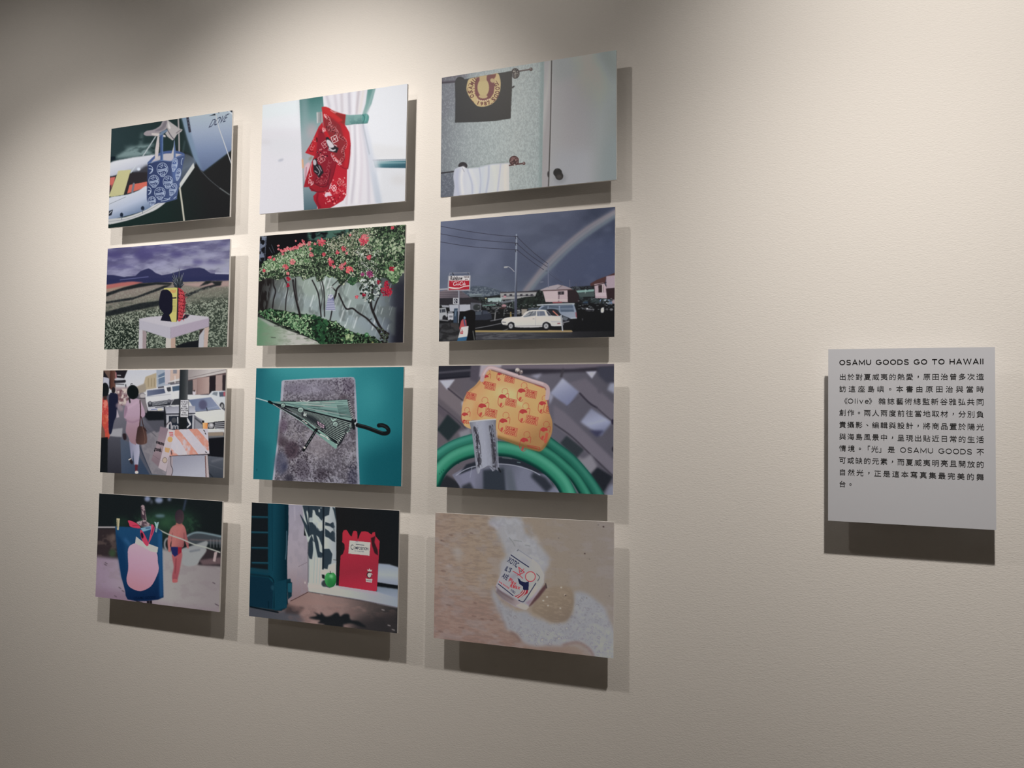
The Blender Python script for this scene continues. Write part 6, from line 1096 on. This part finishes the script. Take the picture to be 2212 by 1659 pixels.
PRINTS = [
    ('A1', pic_boat, .2090, 1.8089, .4179, .2811, .02, 'photo print of a blue tote bag hanging over a grey dinghy by a boat hull'),
    ('A2', pic_stool, .2109, 1.4689, .4206, .2816, -.17, 'photo print of a pineapple and yellow box on a white stool in a field'),
    ('A3', pic_street, .2098, 1.1294, .4197, .2810, -.06, 'photo print of a street with a walker in pink and an orange striped barricade'),
    ('A4', pic_beach, .2090, .7895, .4197, .2815, -.33, 'photo print of a blue bag pegged to a rope and a child on a beach'),
    ('B1', pic_bandana, .7241, 1.8083, .4213, .2842, -.23, 'photo print of a red bandana tied to a white curtain'),
    ('B2', pic_garden, .7257, 1.4683, .4205, .2816, -.18, 'photo print of a red flowering hedge growing along a pale garden wall'),
    ('B3', pic_umbrella, .7265, 1.1292, .4233, .2810, -.21, 'photo print of a striped umbrella lying on a grey board over teal water'),
    ('B4', pic_notebook, .7228, .7888, .4215, .2843, .06, 'photo print of a red notebook and a green apple on a white window sill'),
    ('C1', pic_towel, 1.2382, 1.8099, .4213, .2855, .34, 'photo print of a black and a white towel on rails beside a door'),
    ('C2', pic_rainbow, 1.2385, 1.4681, .4175, .2815, .07, 'photo print of a rainbow above a white car and a red sign'),
    ('C3', pic_purse, 1.2384, 1.1301, .4168, .2797, -.08, 'photo print of a yellow clasp purse standing on a green garden hose'),
    ('C4', pic_tumbler, 1.2389, .7893, .4208, .2855, .19, 'photo print of a clear tumbler lying in sea foam on brown sand'),
]
for key, paint, x, z, w, h, tilt, label in PRINTS:
    t = hang('photo_print', label, 'photograph', x, z, tilt, 'photo prints hung in three columns of four')
    sheet('picture', paint().done(LUM[key]), w, h, t)
    obj('foam_board', box_mesh('foam_board', -w / 2, w / 2, 0, .005, -h / 2, h / 2), BOARD, t)
    obj('wall_spacer', box_mesh('wall_spacer', -.1, .1, .005, D, -.06, .06), SPACER, t)

# ------------------------------------------------------------------ text panel
PW, PH = .2854, .3334
tp = hang('text_panel', 'pale grey wall text panel with black heading and Chinese paragraph, right of the photo prints', 'sign', 2.0174, 1.1250, -.30)
obj('panel_board', box_mesh('panel_board', -PW / 2, PW / 2, 0, .005, -PH / 2, PH / 2), PANEL, tp)
obj('wall_spacer', box_mesh('wall_spacer', -.07, .07, .005, D, -.08, .08), SPACER, tp)

# capital letters drawn as strokes on a unit cap height
def arc(cx, cy, rx, ry, a0, a1, n=18):
    return [(cx + rx * math.cos(math.radians(a)), cy + ry * math.sin(math.radians(a))) for a in np.linspace(a0, a1, n)]
def caps(ch, s):
    k = s / 2
    if ch == 'O': return 1.06, [arc(.53, .5, .53 - k, .5 - k + .01, 0, 360, 40)]
    if ch == 'S': return .86, [[tuple(v) for v in spline([(.80 - k, .77), (.66, .93 - k * .3), (.43, 1 - k + .01), (.18, .93 - k * .3), (.05 + k, .745), (.17, .585), (.43, .50), (.69, .415), (.81 - k, .25), (.68, .07 + k * .3), (.43, k - .01), (.17, .07 + k * .3), (.03 + k, .25)], False, 5)]]
    if ch == 'A': return 1.0, [[(k, 0), (.5, 1 - k * .2), (1 - k, 0)], [(.2, .3), (.8, .3)]]
    if ch == 'M': return 1.1, [[(k, 0), (k, 1 - k), (.55, .2), (1.1 - k, 1 - k), (1.1 - k, 0)]]
    if ch == 'U': return .9, [[(k, 1)] + arc(.45, .42, .45 - k, .42 - k + .01, 180, 360) + [(.9 - k, 1)]]
    if ch == 'G': return 1.05, [arc(.53, .5, .53 - k, .5 - k + .01, 42, 350, 32) + [(1.03 - k, .46), (.58, .46)]]
    if ch == 'D': return .95, [[(k, k), (k, 1 - k)] + arc(.45, .5, .5 - k, .5 - k, 90, -90, 20) + [(k, k)]]
    if ch == 'T': return .86, [[(0, 1 - k), (.86, 1 - k)], [(.43, 1), (.43, 0)]]
    if ch == 'H': return .88, [[(k, 0), (k, 1)], [(.88 - k, 0), (.88 - k, 1)], [(k, .5), (.88 - k, .5)]]
    if ch == 'W': return 1.36, [[(k * .7, 1), (.36, k * .6), (.68, .94), (1.0, k * .6), (1.36 - k * .7, 1)]]
    if ch == 'I': return s, [[(k, 0), (k, 1)]]
    if ch == 'l': return s, [[(k, 0), (k, 1)]]
    if ch == 'i': return s, [[(k, 0), (k, .74)], [(k, .88), (k, 1.0)]]
    if ch == 'v': return .74, [[(k * .8, .74), (.37, k * .5), (.74 - k * .8, .74)]]
    if ch == 'e': return .74, [[(.1, .39), (.74 - k, .39)] + arc(.37, .37, .37 - k, .37 - k, 0, 318, 26)]
    return .42, []

class Ink:
    """collects flat lettering in panel coordinates"""
    def __init__(s): s.v, s.f = [], []
    def add(s, V, F):
        n = len(s.v); s.v += [tuple(a) for a in V]; s.f += [tuple(i + n for i in f) for f in F]
    def stroke(s, P, w, fx, fz):
        P = np.array(P, float); closed = np.linalg.norm(P[0] - P[-1]) < 1e-6
        d = np.diff(P, axis=0); d /= np.linalg.norm(d, axis=1)[:, None]
        L, R = [], []
        for i in range(len(P)):
            a = d[i - 1] if i > 0 else (d[-1] if closed else d[0]); b = d[i] if i < len(d) else (d[0] if closed else d[-1])
            n = np.array([-(a + b)[1], (a + b)[0]]); n /= np.linalg.norm(n)
            m = w / 2 / max(.45, n @ np.array([-b[1], b[0]]))
            L.append(P[i] + n * m); R.append(P[i] - n * m)
        Q = np.array(L + R); k = len(P)
        s.add([(fx(x), fz(y)) for x, y in Q], [(i, i + k, i + k + 1, i + 1) for i in range(k - 1)])
    def word(s, txt, x0, x1, zb, cap, w):
        """capitals spread evenly from x0 to x1, baseline zb"""
        gap = sum(1 for c in txt); W = [caps(c, w)[0] for c in txt]
        tr = ((x1 - x0) / cap - sum(W)) / (len(txt) - 1); x = 0
        for c, wd in zip(txt, W):
            for P in caps(c, w)[1]:
                s.stroke(P, w, lambda u, x=x: x0 + (x + u) * cap, lambda v: zb + v * cap)
            x += wd + tr
    def char(s, ch, x, z, size, sx=1.0, bold=0.0, mid=False):
        V, T = glyph(ch, bold)
        if mid: c = (V.min(0) + V.max(0)) / 2
        else: c = np.array([.5, .37]) if ord(ch) > 0x2e80 else np.array([(V[:, 0].min() + V[:, 0].max()) / 2, .345])
        s.add([(x + (a - c[0]) * size * sx, z + (b - c[1]) * size) for a, b in V], T)
    def build(s, name, parent):
        me = bpy.data.meshes.new(name)
        me.from_pydata([(x, -.0005, z) for x, z in s.v], [], s.f); me.validate()
        bm = bmesh.new(); bm.from_mesh(me)
        for f in bm.faces:
            if f.normal.y > 0: f.normal_flip()
        bm.to_mesh(me); bm.free()
        return obj(name, me, LETTER, parent)

HP = homography([(150, 75), (2050, 52), (2065, 2138), (155, 2022)], [(-PW / 2, PH / 2), (PW / 2, PH / 2), (PW / 2, -PH / 2), (-PW / 2, -PH / 2)])
def on(x, y): return apply_h(HP, [(x, y)])[0]
PX = PW / 1900
hd = Ink(); a, b = on(277, 253), on(1918, 248)
hd.word('OSAMU GOODS GO TO HAWAII', a[0], b[0], (a[1] + b[1]) / 2, 66 * PX, .17)
hd.build('heading_text', tp)
bd = Ink()
ROWS = [(392, '出於對夏威夷的熱愛，原田治曾多次造'), (527, '訪這座島嶼。本書由原田治與當時'), (664, None), (797, '創作。兩人兩度前往當地取材，分別負'), (933, '責攝影、編輯與設計，將商品置於陽光'),
        (1069, '與海島風景中，呈現出貼近日常的生活'), (1202, None), (1337, '可或缺的元素，而夏威夷明亮且開放的'), (1473, '自然光，正是這本寫真集最完美的舞'), (1608, '台。')]
CS = 88 * PX
def cjk(ch, x, z): bd.char(ch, x, z, CS, mid=ch in '，。、')
for y, tx in ROWS:
    z = on(315, y)[1]
    if tx:
        n = len(tx); x0, x1 = on(316, y)[0], on(1880, y * 1.03)[0]
        st = (x1 - x0) / (n - 1) if n > 5 else 96 * PX
        for i, ch in enumerate(tx): cjk(ch, x0 + i * st, z)
for ch, x in zip('《》雜誌藝術總監新谷雅弘共同', (332, 652, 764, 864, 965, 1063, 1163, 1264, 1363, 1467, 1566, 1672, 1773, 1880)):
    cjk(ch, on(x, 664)[0], on(315, 664)[1])
bd.word('Olive', on(374, 664)[0], on(612, 664)[0], on(315, 664)[1] - 30 * PX, 61 * PX, .115)
for ch, x in zip('情境。「光」是不', (317, 416, 513, 590, 682, 768, 869, 1882)):
    cjk(ch, on(x, 1202)[0], on(315, 1202)[1])
for wd, x0, x1 in (('OSAMU', 970, 1344), ('GOODS', 1406, 1788)):
    bd.word(wd, on(x0, 1220)[0], on(x1, 1230)[0], on(315, 1202)[1] - 32 * PX, 63 * PX, .115)
bd.build('body_text', tp)
